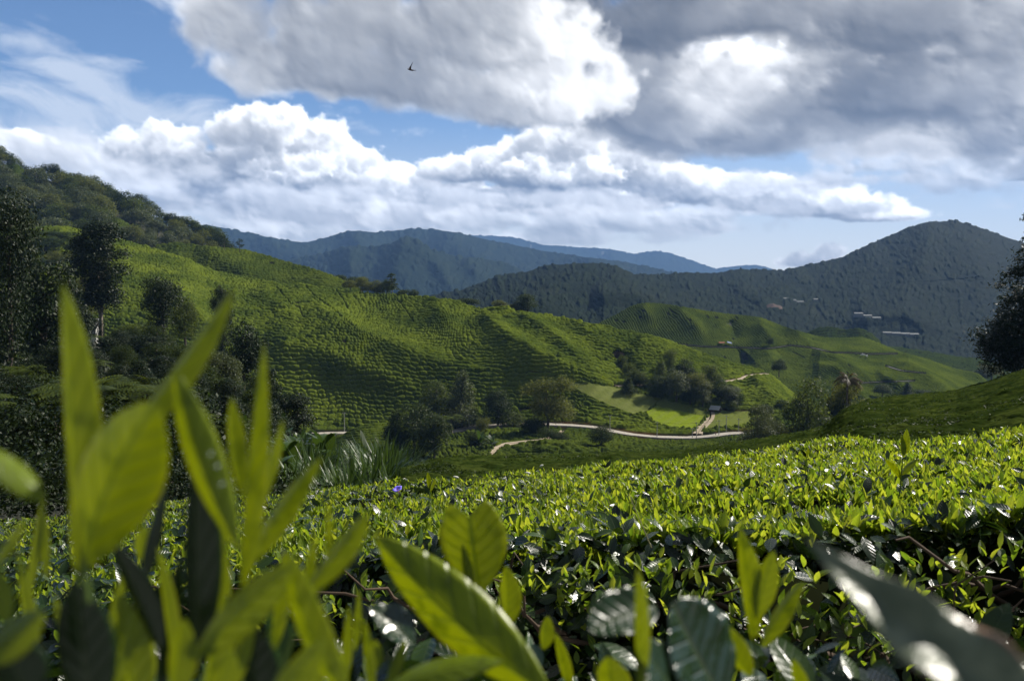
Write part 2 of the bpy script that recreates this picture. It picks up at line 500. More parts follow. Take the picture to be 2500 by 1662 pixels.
def attr(g, name):
    return g.new('ShaderNodeAttribute', attribute_name=name).outputs['Fac']

def leafy(g, col, trans=0.3, rough=.6, gloss=.25, tcol=None, normal=None):
    """leaf surface: diffuse and translucent with a waxy coat"""
    p = g.new('ShaderNodeBsdfPrincipled')
    g.put(p.inputs['Base Color'], col)
    p.inputs['Roughness'].default_value = rough
    p.inputs['Specular IOR Level'].default_value = gloss
    if normal is not None:
        g.put(p.inputs['Normal'], normal)
    if trans <= 0:
        return p.outputs[0]
    t = g.new('ShaderNodeBsdfTranslucent')
    g.put(t.inputs[0], tcol if tcol is not None else col)
    mx = g.new('ShaderNodeMixShader')
    mx.inputs[0].default_value = trans
    g.put(mx.inputs[1], p.outputs[0]); g.put(mx.inputs[2], t.outputs[0])
    return mx.outputs[0]

def geo_pos(g):
    return g.new('ShaderNodeNewGeometry').outputs['Position']

MAT = {}
def tea_material():
    m, g = material('tea_foliage')
    pos = geo_pos(g)
    n1 = g.noise(pos, .035, 4.0, .6)
    n2 = g.noise(pos, .9, 3.0, .65)
    col = g.mix(g.ss(n1, .35, .68), (.046, .070, .009), (.112, .146, .015))
    col = g.mix(g.m('MULTIPLY', g.ss(n2, .45, .75), .6), col, (.158, .19, .025))
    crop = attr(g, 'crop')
    col = g.mix(g.lin(crop, 0, -1), col, g.mix(g.ss(n2, .4, .7), (.014, .025, .006), (.042, .058, .013)))  # dark mature tea; its colour also carries the near slope's cloud shade
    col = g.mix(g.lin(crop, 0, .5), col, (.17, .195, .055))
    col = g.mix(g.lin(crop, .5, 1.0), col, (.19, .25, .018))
    ht = attr(g, 'ht')
    soil = g.mix(g.m('MULTIPLY', g.ss(n1, .45, .7), g.lin(crop, -.3, 0)), (.014, .016, .007), (.070, .036, .015))
    col = g.mix(g.ss(ht, .05, .40), soil, col)
    b = g.new('ShaderNodeBump'); b.inputs['Strength'].default_value = .5; b.inputs['Distance'].default_value = .25
    g.put(b.inputs['Height'], g.noise(pos, 3.0, 2.0, .6))
    finish(g, leafy(g, col, .30, .8, .0, normal=b.outputs[0]))
    return m
def forest_material(name, a, b, c):
    m, g = material(name)
    pos = geo_pos(g)
    tone = attr(g, 'tone')
    n1 = g.noise(pos, .01, 3.0, .6)
    col = g.mix(tone, a, b)
    col = g.mix(g.m('MULTIPLY', g.ss(n1, .5, .75), .6), col, c)
    finish(g, leafy(g, col, 0, .9, .02))
    return m
def soil_material(name, a, b, scale=.4):
    m, g = material(name)
    pos = geo_pos(g)
    col = g.mix(g.ss(g.noise(pos, scale, 5.0, .6), .35, .7), a, b)
    p = g.new('ShaderNodeBsdfPrincipled'); g.put(p.inputs['Base Color'], col); p.inputs['Roughness'].default_value = .95
    bmp = g.new('ShaderNodeBump'); bmp.inputs['Strength'].default_value = .6; bmp.inputs['Distance'].default_value = .1
    g.put(bmp.inputs['Height'], g.noise(pos, scale * 12, 4.0, .6)); g.put(p.inputs['Normal'], bmp.outputs[0])
    finish(g, p.outputs[0])
    return m
MAT['tea'] = tea_material()
MAT['forest'] = forest_material('forest_canopy', (.002, .005, .003), (.010, .016, .007), (.016, .020, .010))
MAT['far_forest'] = forest_material('far_forest_canopy', (.004, .009, .006), (.013, .021, .012), (.018, .024, .013))
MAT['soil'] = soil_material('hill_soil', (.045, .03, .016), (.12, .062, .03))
MAT['jungle_soil'] = soil_material('dark_jungle_soil', (.012, .015, .006), (.03, .03, .012))  # a soil darker and less orange than the hill soil
MAT['road'] = soil_material('pale_road_surface', (.24, .215, .175), (.34, .31, .26), 1.2)
MAT['track'] = soil_material('dirt_track_surface', (.24, .19, .125), (.36, .30, .21), 1.2)
MAT['orange_earth'] = soil_material('cut_earth', (.04, .020, .012), (.07, .036, .022), .1)

# ------------------------------------------------------------------ terrain sheets
class Sheet:
    """a slope given by guide curves of (px, py, depth); between guides the slope is planar in perspective"""
    def __init__(self, guides, spurs=(), smooth=4.0, dsmooth=25.0, spur_gain=1.0):
        self.x0 = guides[0][0][0]; self.x1 = guides[0][-1][0]
        self.xs = np.arange(self.x0, self.x1 + 1, 1.0)
        self.Y, self.I = [], []
        for gd in guides:
            a = np.array(gd, float)
            self.Y.append(gsmooth(np.interp(self.xs, a[:, 0], a[:, 1]), smooth))
            self.I.append(gsmooth(np.interp(self.xs, a[:, 0], 1.0 / a[:, 2]), dsmooth))
        self.Y = np.array(self.Y); self.I = np.array(self.I)
        self.spurs = [(l, a * spur_gain, wl, wr) for l, a, wl, wr in spurs]
    def guide(self, k, px):
        return np.interp(px, self.xs, self.Y[k]), np.interp(px, self.xs, self.I[k])
    def D(self, px, py):
        px = np.asarray(px, float); py = np.asarray(py, float)
        n = len(self.Y)
        ys = [np.interp(px, self.xs, self.Y[k]) for k in range(n)]
        iv = [np.interp(px, self.xs, self.I[k]) for k in range(n)]
        slopes = [(iv[k + 1] - iv[k]) / np.maximum(ys[k + 1] - ys[k], 1e-3) for k in range(n - 1)]
        hm = lambda a, b: np.where(a * b > 0, 2 * a * b / (a + b + 1e-30), 0.0)
        out = iv[0] + slopes[0] * (py - ys[0])
        for k in range(n - 1):
            h = np.maximum(ys[k + 1] - ys[k], 1e-3)
            m0 = slopes[k] if k == 0 else hm(slopes[k - 1], slopes[k])
            m1 = slopes[k] if k == n - 2 else hm(slopes[k], slopes[k + 1])
            t = (py - ys[k]) / h
            tc = np.clip(t, 0, 1)
            hh = (2 * tc ** 3 - 3 * tc ** 2 + 1) * iv[k] + (tc ** 3 - 2 * tc ** 2 + tc) * h * m0 + (-2 * tc ** 3 + 3 * tc ** 2) * iv[k + 1] + (tc ** 3 - tc ** 2) * h * m1
            hh = hh + np.where(t > 1, (t - 1) * h * m1, 0)
            out = np.where(t >= 0, hh, out)
        D = 1.0 / np.maximum(out, 1e-6)
        for (line, amp, wl, wr) in self.spurs:
            # a ridge (amp > 0, comes towards the viewer) or a gully; wl, wr: widths left and right of the line
            best = np.full(np.shape(px * py), 1e9); sd = np.zeros(np.shape(px * py)); fade = np.ones(np.shape(px * py))
            L = len(line)
            for q, ((ax, ay), (bx, by)) in enumerate(zip(line[:-1], line[1:])):
                dx, dy = bx - ax, by - ay
                l2 = dx * dx + dy * dy
                t = np.clip(((px - ax) * dx + (py - ay) * dy) / l2, 0, 1)
                d = np.hypot(px - ax - t * dx, py - ay - t * dy)
                side = (px - ax) * dy - (py - ay) * dx
                k = d < best
                best = np.where(k, d, best); sd = np.where(k, np.sign(side), sd)
                u = (q + t) / (L - 1)
                fade = np.where(k, np.clip(u * 5 + .3, 0, 1) * np.clip((1 - u) * 1.9 + .02, 0, 1), fade)
            w = np.where(sd > 0, wr, wl)
            f = np.exp(-(np.sqrt(best * best + (w * .22) ** 2) - w * .22) / (w * .62))
            D = D * (1 - amp * f * fade)
        return D
    def P(self, px, py):
        return at(px, py, self.D(px, py))
    def grid(self, stepx, stepy, x0=None, x1=None, back=6, back_len=60.0, back_drop=.6, bottom=None):
        x0 = self.x0 if x0 is None else x0; x1 = self.x1 if x1 is None else x1
        px = np.arange(x0, x1 + stepx, stepx)
        yt = np.interp(px, self.xs, self.Y[0]); yb = np.interp(px, self.xs, self.Y[-1])
        n = max(3, int(np.max(yb - yt) / stepy))
        v = np.linspace(0, 1, n)[:, None]
        PY = yt[None] + (yb - yt)[None] * v
        PX = np.broadcast_to(px[None], PY.shape)
        P = self.P(PX, PY)
        if back:
            top = P[0]
            k = (np.arange(back, 0, -1) / back)[:, None]
            d = top[:, :2] / np.linalg.norm(top[:, :2], axis=1, keepdims=True)
            e = k ** 1.5 * back_len
            B = np.empty((back, len(px), 3))
            B[..., 0] = top[None, :, 0] + d[None, :, 0] * e
            B[..., 1] = top[None, :, 1] + d[None, :, 1] * e
            B[..., 2] = top[None, :, 2] - e * back_drop * np.clip(k + .25, 0, 1) + np.minimum(top[None, :, 2] / top[None, :, 1], 0) * e * 0
            P = np.concatenate([B, P], 0)
            PY = np.concatenate([np.broadcast_to(yt[None], (back, len(px))), PY], 0)
            PX = np.broadcast_to(px[None], PY.shape)
        return P, PX, PY

def build_ground(name, sheet, mat, step=12.0, sink=.35, kind='structure', **kw):
    P, PX, PY = sheet.grid(step, step, **kw)
    P = P.copy(); P[..., 2] -= sink
    r, c = P.shape[:2]
    o = link(name, raw_mesh(name, P.reshape(-1, 3), grid_faces(r, c)), mat)
    tag(o, kind=kind)
    return o

def bush_height(P, PX, PY, H, dz, lmin, lmax, clear=(), bare=0.05, seed=0, patches=(), wob=.35, down=False):
    """rows of clipped tea bushes that follow the contour of the slope; 0 in the gaps, H on the bushes"""
    X, Y, Z = P[..., 0], P[..., 1], P[..., 2]
    r = ((Z + Y * .42) if not down else (X + .25 * Y)) / dz + wob * (fbm(X / 16, Y / 16, 3, seed + 3) - .5) * 4 + .7 * (fbm(X / 5, Y / 5, 2, seed + 5) - .5)
    k = np.floor(r); fr = r - k
    p = np.sqrt(np.clip(1 - ((fr - .5) / .42) ** 2, 0, 1))
    ln = lmin + (lmax - lmin) * vnoise(X / 60, Y / 60, seed + 8)
    s = ((X + .35 * Y) if not down else Z * 1.6) / ln + hash2(k, k * 0, seed) * 7
    j = np.floor(s); fs = s - j
    q = np.sqrt(np.clip(1 - np.abs((fs - .5) / .49) ** 3.5, 0, 1))
    rnd = hash2(k, j, seed + 1)
    h = p * (.50 + .50 * q) * (.72 + .28 * rnd)
    hole = (hash2(k, j, seed + 2) < bare * (.15 + 2.2 * np.clip(vnoise(X / 25, Y / 25, seed + 9) - .45, 0, 1) * 2))
    h = np.where(hole, 0, h)
    # where the slope is nearly level the rows close up into one canopy
    dr = np.hypot(np.gradient(r, axis=0), np.gradient(r, axis=1))
    h = h + (.62 - h) * np.clip(1.15 - dr / .07, 0, 1)
    h = h * (.74 + .52 * fbm(X / 1.3, Y / 1.3, 2, seed + 4))
    for line, w in clear:
        d = polyline_dist(PX, PY, line)
        h = h * np.clip((d - w * .5) / (w * .5), 0, 1)
    return h

def build_bushes(name, sheet, H, dz, lens, stepx, stepy, label, clear=(), seed=0, bare=.05, patches=(), x0=None, x1=None, back=5, back_len=30., lift=0.0, fine=0.0, flat=0.0, wob=.35, crop0=0.0, down=False, rise=.55):
    P, PX, PY = sheet.grid(stepx, stepy, x0, x1, back=back, back_len=back_len)
    N = normals_of(P) * (1 - rise) + np.array([0, 0, rise])
    h = bush_height(P, PX, PY, H, dz, lens[0], lens[1], clear, bare, seed, wob=wob, down=down)
    crop = np.full(h.shape, crop0)
    for poly, val, smoothness in patches:
        ins = in_poly(PX, PY, poly)
        X, Y = P[..., 0], P[..., 1]
        if smoothness is None:
            crop = np.where(ins, val, crop); continue
        hh = smoothness * (.75 + .25 * np.abs(np.sin((X * .8 - Y * .6) / 1.6))) * (.9 + .2 * fbm(X / 2, Y / 2, 2, seed))
        h = np.where(ins, hh, h); crop = np.where(ins, val * (.86 + .14 * np.sin((X * .8 - Y * .6) / .8)) - .1 * fbm(X / 6, Y / 6, 3, seed), crop)
    if flat:
        h = h * (1 - flat) + flat * np.clip(h * 3, 0, 1)
    if fine:
        h = h + fine * (fbm(P[..., 0] / .5, P[..., 1] / .5, 3, seed + 11) - .5) * np.clip(h * 3, 0, 1)
    Q = P + N * ((h * H + lift)[..., None])
    Q[..., 2] += -.12
    r, c = h.shape
    o = link(name, raw_mesh(name, Q.reshape(-1, 3), grid_faces(r, c), {'ht': h, 'crop': crop}), MAT['tea'])
    tag(o, label, 'tea bushes', kind='stuff')
    return o

def build_forest(name, sheet, crown, H, stepx, stepy, mat, label, seed=0, back=5, back_len=100., bare=(), back_drop=.6, x0=None, x1=None):
    P, PX, PY = sheet.grid(stepx, stepy, x0, x1, back=back, back_len=back_len, back_drop=back_drop)
    X, Y = P[..., 0], P[..., 1]
    # crown cells in the slope's own angular coordinates, scaled to metres at its typical distance, so they stay round on steep faces
    sc = float(np.median(Y)) / FPX
    wx, wy = PX * sc, PY * sc
    wx = wx + crown * .7 * (fbm(PX * sc / crown * .8, PY * sc / crown * .8, 2, seed + 20) - .5); wy = wy + crown * .7 * (fbm(PX * sc / crown * .8, PY * sc / crown * .8, 2, seed + 30) - .5)
    d1, r1 = worley(wx / crown, wy / crown, seed)
    d2, r2 = worley(wx / (crown * .5), wy / (crown * .5), seed + 50)
    h = np.sqrt(np.clip(1 - d1 * d1 * 1.15, 0, 1)) * (.35 + .95 * r1 ** 2.2) + .22 * np.sqrt(np.clip(1 - d2 * d2, 0, 1))
    tone = np.clip(.15 + .8 * r1 * .7 + .3 * r2 + .25 * (fbm(X / (crown * 9), Y / (crown * 9), 3, seed + 7) - .5), 0, 1)
    for line, w in bare:
        d = polyline_dist(PX, PY, line)
        h = h * np.clip((d - w * .5) / (w * .5), 0, 1)
    Q = P.copy(); Q[..., 2] += h * H
    N = normals_of(P); Q += N * (h * H * .3)[..., None]
    r, c = h.shape
    o = link(name, raw_mesh(name, Q.reshape(-1, 3), grid_faces(r, c), {'tone': tone}), mat)
    tag(o, label, 'forest', kind='stuff')
    return o

# ---- ground to the horizon
R = 15500.0
me = raw_mesh('ground', [(-R, -200, -175), (R, -200, -175), (R, R, -175), (-R, R, -175)], [(0, 1, 2, 3)])
tag(link('ground', me, MAT['jungle_soil']), kind='structure')

# ---- far mountains
FAR = Sheet([[(1000, 590, 13000), (1150, 576, 13000), (1198, 577, 13000), (1250, 580, 13000), (1325, 599, 13000), (1395, 604, 13000), (1484, 609, 13000), (1545, 622, 13000), (1600, 614, 13000), (1640, 620, 13000), (1675, 633, 13000), (1749, 658, 13000), (1800, 650, 13500), (1844, 648, 13500), (1897, 661, 13500), (2000, 690, 13500)],
             [(1000, 760, 10000), (2000, 760, 10000)]], spurs=[([(1480, 612), (1560, 700)], .05, 60, 60), ([(1300, 600), (1420, 690)], .05, 70, 70)], smooth=6)
MID = Sheet([[(300, 520, 6460), (440, 545, 6460), (541, 558, 6460), (636, 578, 6460), (700, 590, 6460), (745, 595, 6460), (806, 580, 6460), (848, 567, 6460), (880, 566, 6460), (922, 571, 6545), (1007, 561, 6630), (1060, 563, 6630), (1113, 570, 6630), (1198, 590, 6630), (1325, 615, 6375), (1440, 632, 6120), (1526, 642, 5950), (1600, 658, 5950), (1660, 672, 5950), (1800, 720, 5950)],
             [(300, 800, 4600), (1800, 800, 4600)]], spurs=[([(620, 580), (760, 640), (860, 700)], .06, 60, 60), ([(1060, 565), (1180, 640), (1300, 700)], .06, 80, 80), ([(1420, 632), (1540, 680)], .05, 50, 50), ([(850, 570), (930, 640)], .05, 50, 60)], smooth=6)
PEAK = Sheet([[(560, 690, 5000), (640, 660, 4900), (700, 640, 4800), (745, 630, 4800), (787, 622, 4700), (827, 610, 4700), (856, 603, 4600), (885, 605, 4600), (921, 606, 4600), (955, 596, 4500), (985, 583, 4500), (1000, 582, 4500), (1020, 590, 4500), (1047, 610, 4500), (1080, 621, 4500), (1112, 629, 4500), (1160, 633, 4500), (1200, 638, 4500), (1260, 655, 4500), (1320, 690, 4500), (1400, 740, 4500)],
              [(560, 800, 3200), (1400, 800, 3200)]], spurs=[([(990, 585), (960, 660), (900, 740)], .06, 45, 45), ([(1010, 588), (1080, 660), (1120, 740)], .07, 50, 50), ([(860, 605), (840, 680)], .05, 40, 40), ([(1130, 632), (1200, 700)], .05, 40, 40)], smooth=4)
for nm, sh, cr, H, st, lab, sd in (('far_mountain_forest', FAR, 44, 12, (2.5, 2.2), 'pale blue forest on the farthest mountain range under the low clouds', 1),
                                   ('mountain_forest', MID, 30, 11, (2.2, 2.0), 'hazy blue forest on the long mountain range behind the peaked hill', 2),
                                   ('peak_forest', PEAK, 20, 10, (2.0, 1.8), 'dark blue forest covering the peaked hill before the long range', 3)):
    build_ground('mountain', sh, MAT['jungle_soil'], 16, sink=4, back_len=900)
    build_forest(nm, sh, cr, H, st[0], st[1], MAT['far_forest'], lab, sd, back_len=600)

# ---- big dark hill on the right and the wooded ridges in front of it
BIG = Sheet([[(980, 745, 1500), (1050, 724, 1550), (1127, 712, 1650), (1165, 697, 1700), (1218, 676, 1800), (1287, 667, 1850), (1337, 650, 1900), (1400, 648, 1950), (1463, 645, 2000), (1509, 655, 2000), (1547, 672, 2050), (1605, 674, 2100), (1662, 669, 2100), (1750, 669, 2200), (1800, 660, 2300), (1846, 660, 2350), (1907, 663, 2400), (1961, 652, 2450), (2014, 640, 2500), (2060, 629, 2550), (2106, 606, 2600), (2156, 585, 2650), (2213, 560, 2700), (2259, 545, 2700), (2332, 541, 2700), (2374, 552, 2700), (2420, 568, 2700), (2466, 585, 2650), (2500, 595, 2650), (2650, 660, 2600), (2800, 720, 2600), (3300, 760, 2600)],
             [(980, 790, 1050), (1300, 800, 1050), (1450, 830, 1100), (1800, 850, 1250), (2100, 860, 1400), (2400, 900, 1400), (2800, 930, 1400), (3300, 950, 1400)],
             [(980, 860, 700), (1450, 930, 750), (1800, 980, 860), (2100, 1000, 950), (2800, 1050, 950), (3300, 1080, 950)]],
            spurs=[([(1463, 648), (1380, 690), (1300, 740)], .05, 60, 70), ([(1480, 650), (1540, 700), (1600, 760)], .05, 50, 60), ([(1440, 720), (1520, 722), (1650, 745), (1750, 800)], .12, 60, 30), ([(1250, 745), (1330, 748), (1420, 770)], .08, 40, 40),
                   ([(2290, 545), (2240, 650), (2150, 740)], .05, 90, 90), ([(2150, 590), (2050, 680), (1980, 740)], .05, 70, 80), ([(2360, 550), (2400, 680), (2380, 800)], .05, 80, 80), ([(1960, 655), (1900, 710), (1850, 760)], .06, 60, 60), ([(2080, 790), (2200, 770), (2330, 820)], .07, 40, 50), ([(1790, 700), (1860, 735), (1990, 770)], .05, 40, 40)], smooth=3)
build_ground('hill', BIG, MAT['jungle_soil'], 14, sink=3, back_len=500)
build_forest('hill_forest', BIG, 6.2, 4.2, 1.4, 1.2, MAT['forest'], 'dark forest over the rounded hill and wooded ridges on the right', 5, back_len=200,
             bare=[([(1868, 748), (1880, 742), (1905, 745)], 12), ([(1905, 724), (1960, 736)], 6), ([(2080, 764), (2110, 772), (2150, 782)], 7), ([(2150, 812), (2245, 818)], 8)])

# ---- small far tea hills between the forest and the striped hill
FT1 = Sheet([[(1940, 835, 1080), (1972, 812, 1080), (2000, 800, 1080), (2020, 797, 1080), (2045, 801, 1080), (2066, 808, 1070), (2080, 803, 1070), (2095, 800, 1070), (2125, 812, 1070), (2150, 835, 1070)], [(1940, 880, 1000), (2150, 880, 1000)]], smooth=4)
FT2 = Sheet([[(2090, 840, 1150), (2190, 847, 1150), (2259, 857, 1140), (2336, 871, 1120), (2393, 876, 1100), (2428, 887, 1100), (2480, 920, 1100)], [(2090, 940, 930), (2480, 960, 930)]], smooth=6)
for sh, sd, lab in ((FT1, 31, 'dark green tea on the two small round knolls below the dark hill'), (FT2, 32, 'dark green tea on the low ridge sloping behind the striped tea hill')):
    build_ground('tea_hill', sh, MAT['soil'], 14, sink=1.0, back_len=80)
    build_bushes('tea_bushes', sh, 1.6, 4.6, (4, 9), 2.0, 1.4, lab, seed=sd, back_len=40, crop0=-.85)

# ---- striped tea hill in the right middle distance
T2 = Sheet([[(1380, 850, 820), (1440, 800, 840), (1459, 791, 850), (1509, 766, 860), (1540, 748, 870), (1567, 740, 880), (1600, 740, 880), (1643, 745, 880), (1700, 755, 880), (1750, 763, 880), (1800, 769, 880), (1857, 775, 880), (1915, 798, 870), (1961, 812, 860), (2014, 825, 860), (2060, 825, 860), (2106, 823, 860), (2144, 837, 850), (2198, 860, 840), (2259, 875, 830), (2336, 902, 810), (2389, 912, 800), (2420, 940, 800)],
            [(1380, 880, 780), (1520, 850, 800), (1800, 858, 790), (1984, 868, 780), (2190, 880, 770), (2420, 945, 760)],
            [(1380, 960, 640), (1800, 1000, 620), (2100, 1010, 600), (2420, 1010, 600)]],
           spurs=[([(1984, 850), (2037, 868), (2098, 902), (2150, 945)], .055, 45, 22), ([(2195, 862), (2252, 902), (2309, 944), (2340, 965)], .07, 60, 30), ([(1926, 787), (1955, 815), (1990, 845)], .035, 34, 20), ([(1850, 780), (1880, 820), (1890, 845)], .022, 36, 24),
                  ([(1650, 748), (1700, 790), (1725, 835)], .028, 46, 30), ([(1567, 742), (1600, 790)], .02, 40, 40), ([(1985, 890), (2040, 895), (2075, 930)], .03, 40, 20), ([(1900, 862), (1850, 905), (1810, 950)], .05, 28, 60), ([(2140, 905), (2200, 940), (2260, 975)], .035, 36, 20), ([(2060, 940), (2120, 975), (2160, 1000)], .03, 30, 20),
                  ([(1830, 868), (1800, 900), (1770, 930)], -.06, 30, 30), ([(1780, 782), (1800, 840)], -.02, 26, 26)], smooth=4, spur_gain=.75)
T2_TRACKS = [[(1560, 838), (1650, 840), (1720, 846), (1800, 848), (1876, 851), (1930, 843), (1984, 849), (2030, 860), (2068, 861), (2130, 864), (2190, 863)], [(2163, 893), (2200, 905), (2259, 911)], [(2100, 935), (2160, 932), (2232, 929)]]
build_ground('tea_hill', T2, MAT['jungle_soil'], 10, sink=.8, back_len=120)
build_bushes('tea_bushes', T2, 1.0, 2.5, (2.2, 4.0), 1.3, 1.1, 'fine rows of sunlit tea on the striped hill in the right middle distance', clear=[(t, 4.0) for t in T2_TRACKS], seed=41, bare=.01, back_len=60, wob=.22, down=True, crop0=-.42)

# ---- darker tea hill behind the main slope, upper left
T0 = Sheet([[(380, 600, 700), (432, 593, 700), (478, 600, 700), (536, 604, 690), (597, 610, 690), (650, 625, 680), (700, 640, 670), (745, 652, 660), (787, 664, 650), (844, 687, 640), (880, 705, 630)], [(380, 720, 600), (600, 740, 590), (880, 760, 570)]],
           spurs=[([(480, 602), (600, 660), (700, 690)], .02, 60, 60)], smooth=5)
build_ground('tea_hill', T0, MAT['soil'], 12, sink=.6, back_len=100)
build_bushes('tea_bushes', T0, 1.4, 3.2, (2.5, 5), 1.7, 1.5, 'dark green tea on the hill shoulder beside the forest trees', seed=51, back_len=40, bare=.01, crop0=-.35)

# ---- main tea hill down through the valley floor
MAIN = Sheet([[(-900, 640, 560), (-160, 575, 580), (60, 560, 600), (150, 556, 610), (184, 560, 620), (222, 575, 620), (306, 590, 620), (383, 613, 610), (459, 636, 600), (498, 655, 595), (536, 668, 590), (634, 688, 580), (730, 696, 575), (818, 710, 570), (883, 718, 565), (959, 722, 560), (1047, 729, 555), (1112, 737, 550), (1158, 754, 548), (1176, 760, 550), (1203, 753, 545), (1234, 751, 542), (1264, 764, 540), (1310, 768, 540), (1394, 783, 535), (1471, 799, 530), (1548, 814, 528), (1624, 833, 528), (1700, 860, 528), (1785, 888, 535), (1836, 902, 540), (1874, 911, 545), (1930, 960, 540), (2000, 1005, 520), (2100, 1030, 500)],
              [(-900, 740, 450), (-160, 700, 470), (300, 720, 470), (640, 800, 470), (900, 850, 465), (1200, 880, 460), (1400, 905, 455), (1550, 930, 455), (1700, 950, 460), (1870, 985, 455), (2100, 1050, 430)],
              [(-900, 980, 320), (-160, 960, 330), (640, 1050, 370), (800, 1063, 385), (1000, 1058, 395), (1150, 1042, 402), (1330, 1036, 405), (1450, 1042, 400), (1600, 1066, 390), (1690, 1071, 388), (1760, 1062, 392), (1900, 1058, 396), (2100, 1075, 385)],
              [(-900, 1110, 235), (-160, 1100, 240), (640, 1120, 300), (1000, 1100, 320), (1330, 1090, 325), (1600, 1100, 320), (2100, 1110, 310)],
              [(-900, 1240, 165), (-160, 1230, 170), (640, 1230, 205), (1100, 1200, 220), (1600, 1200, 220), (2100, 1200, 220)]],
             spurs=[([(222, 576), (306, 592), (383, 616), (459, 640), (536, 672), (600, 720)], .020, 70, 40),
                    ([(749, 737), (883, 814), (997, 860), (1100, 892), (1200, 920)], .050, 120, 40), ([(640, 830), (720, 850), (806, 868), (921, 913), (997, 952), (1045, 985)], .032, 90, 50),
                    ([(1160, 756), (1241, 818), (1318, 863), (1394, 902), (1500, 950)], .065, 100, 28), ([(1236, 752), (1318, 791), (1383, 844), (1433, 886), (1482, 940)], .045, 60, 24), ([(1390, 783), (1470, 830), (1560, 890), (1600, 920)], .035, 70, 60),
                    ([(1047, 731), (1100, 800), (1180, 870)], .03, 80, 50), ([(1548, 815), (1640, 870), (1700, 915)], .03, 60, 50), ([(1500, 860), (1530, 920), (1545, 950)], -.05, 34, 40), ([(400, 690), (480, 760), (560, 850)], .04, 70, 40), ([(620, 700), (700, 760), (780, 800)], .02, 50, 40),
                    ([(1830, 918), (1890, 960), (1960, 1010)], .05, 40, 40), ([(1300, 1105), (1380, 1098), (1440, 1104)], .05, 40, 40)], smooth=3, spur_gain=.85)
ROADS = [[(760, 1060), (800, 1059), (840, 1058), (900, 1062), (1000, 1062), (1060, 1060), (1100, 1056), (1155, 1043), (1200, 1040), (1260, 1037), (1330, 1037), (1400, 1040), (1450, 1044), (1490, 1053), (1540, 1062), (1600, 1068), (1680, 1070), (1740, 1066), (1765, 1061), (1810, 1058), (1910, 1058)]]
TRACKS = [[(1700, 1066), (1712, 1048), (1728, 1032), (1738, 1018), (1737, 1009), (1729, 1005)], [(1200, 1114), (1212, 1101), (1236, 1088), (1300, 1081), (1340, 1076), (1366, 1065), (1377, 1052)], [(1500, 944), (1532, 943), (1600, 940), (1700, 935), (1785, 931), (1808, 927), (1820, 919), (1850, 915), (1875, 913)], [(1468, 1109), (1480, 1116)]]
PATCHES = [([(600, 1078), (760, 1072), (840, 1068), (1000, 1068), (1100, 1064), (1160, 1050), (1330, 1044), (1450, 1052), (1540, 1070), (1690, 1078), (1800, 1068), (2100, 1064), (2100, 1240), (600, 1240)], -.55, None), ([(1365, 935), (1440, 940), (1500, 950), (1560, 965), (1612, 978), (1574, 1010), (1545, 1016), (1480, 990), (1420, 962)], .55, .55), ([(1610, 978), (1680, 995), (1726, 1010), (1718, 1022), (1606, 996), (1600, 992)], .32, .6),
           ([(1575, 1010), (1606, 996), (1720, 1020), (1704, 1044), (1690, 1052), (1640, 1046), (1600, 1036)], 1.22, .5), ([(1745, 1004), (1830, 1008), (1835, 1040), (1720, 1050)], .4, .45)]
GULLIES = [([(675, 705), (710, 745), (730, 752), (738, 775), (760, 790)], 1.7), ([(745, 700), (770, 730), (800, 748), (860, 800)], 1.6), ([(960, 724), (990, 760), (1010, 790)], 1.5), ([(820, 712), (838, 735), (850, 760)], 1.5)]
build_ground('tea_hill', MAIN, MAT['soil'], 6, sink=.6, back_len=70)
build_bushes('tea_bushes', MAIN, 2.35, 2.75, (2.6, 11.0), 1.4, 1.2, 'contour rows of clipped tea bushes on the broad sunlit hill above the road', seed=61,
             clear=[(r, 13.0) for r in ROADS] + [(t, 5.5) for t in TRACKS] + GULLIES + [([(1742, 1000), (1830, 1006)], 6)], x0=-420, bare=.007, patches=PATCHES, back_len=30)

# ---- round tea mound that hides part of the road
MOUND = Sheet([[(800, 1085, 350), (840, 1062, 350), (870, 1044, 350), (910, 1035, 350), (960, 1032, 350), (1005, 1038, 350), (1060, 1058, 350), (1100, 1085, 350)], [(800, 1150, 290), (950, 1150, 285), (1100, 1150, 290)]], smooth=8)
build_ground('tea_hill', MOUND, MAT['soil'], 9, sink=.4, back_len=40, back_drop=.5)
build_bushes('tea_bushes', MOUND, .9, 1.9, (2.0, 4.0), 1.3, 1.2, 'smooth rounded mound of tea in front of the road', seed=71, bare=.0, back_len=25, flat=.5, crop0=-.25)

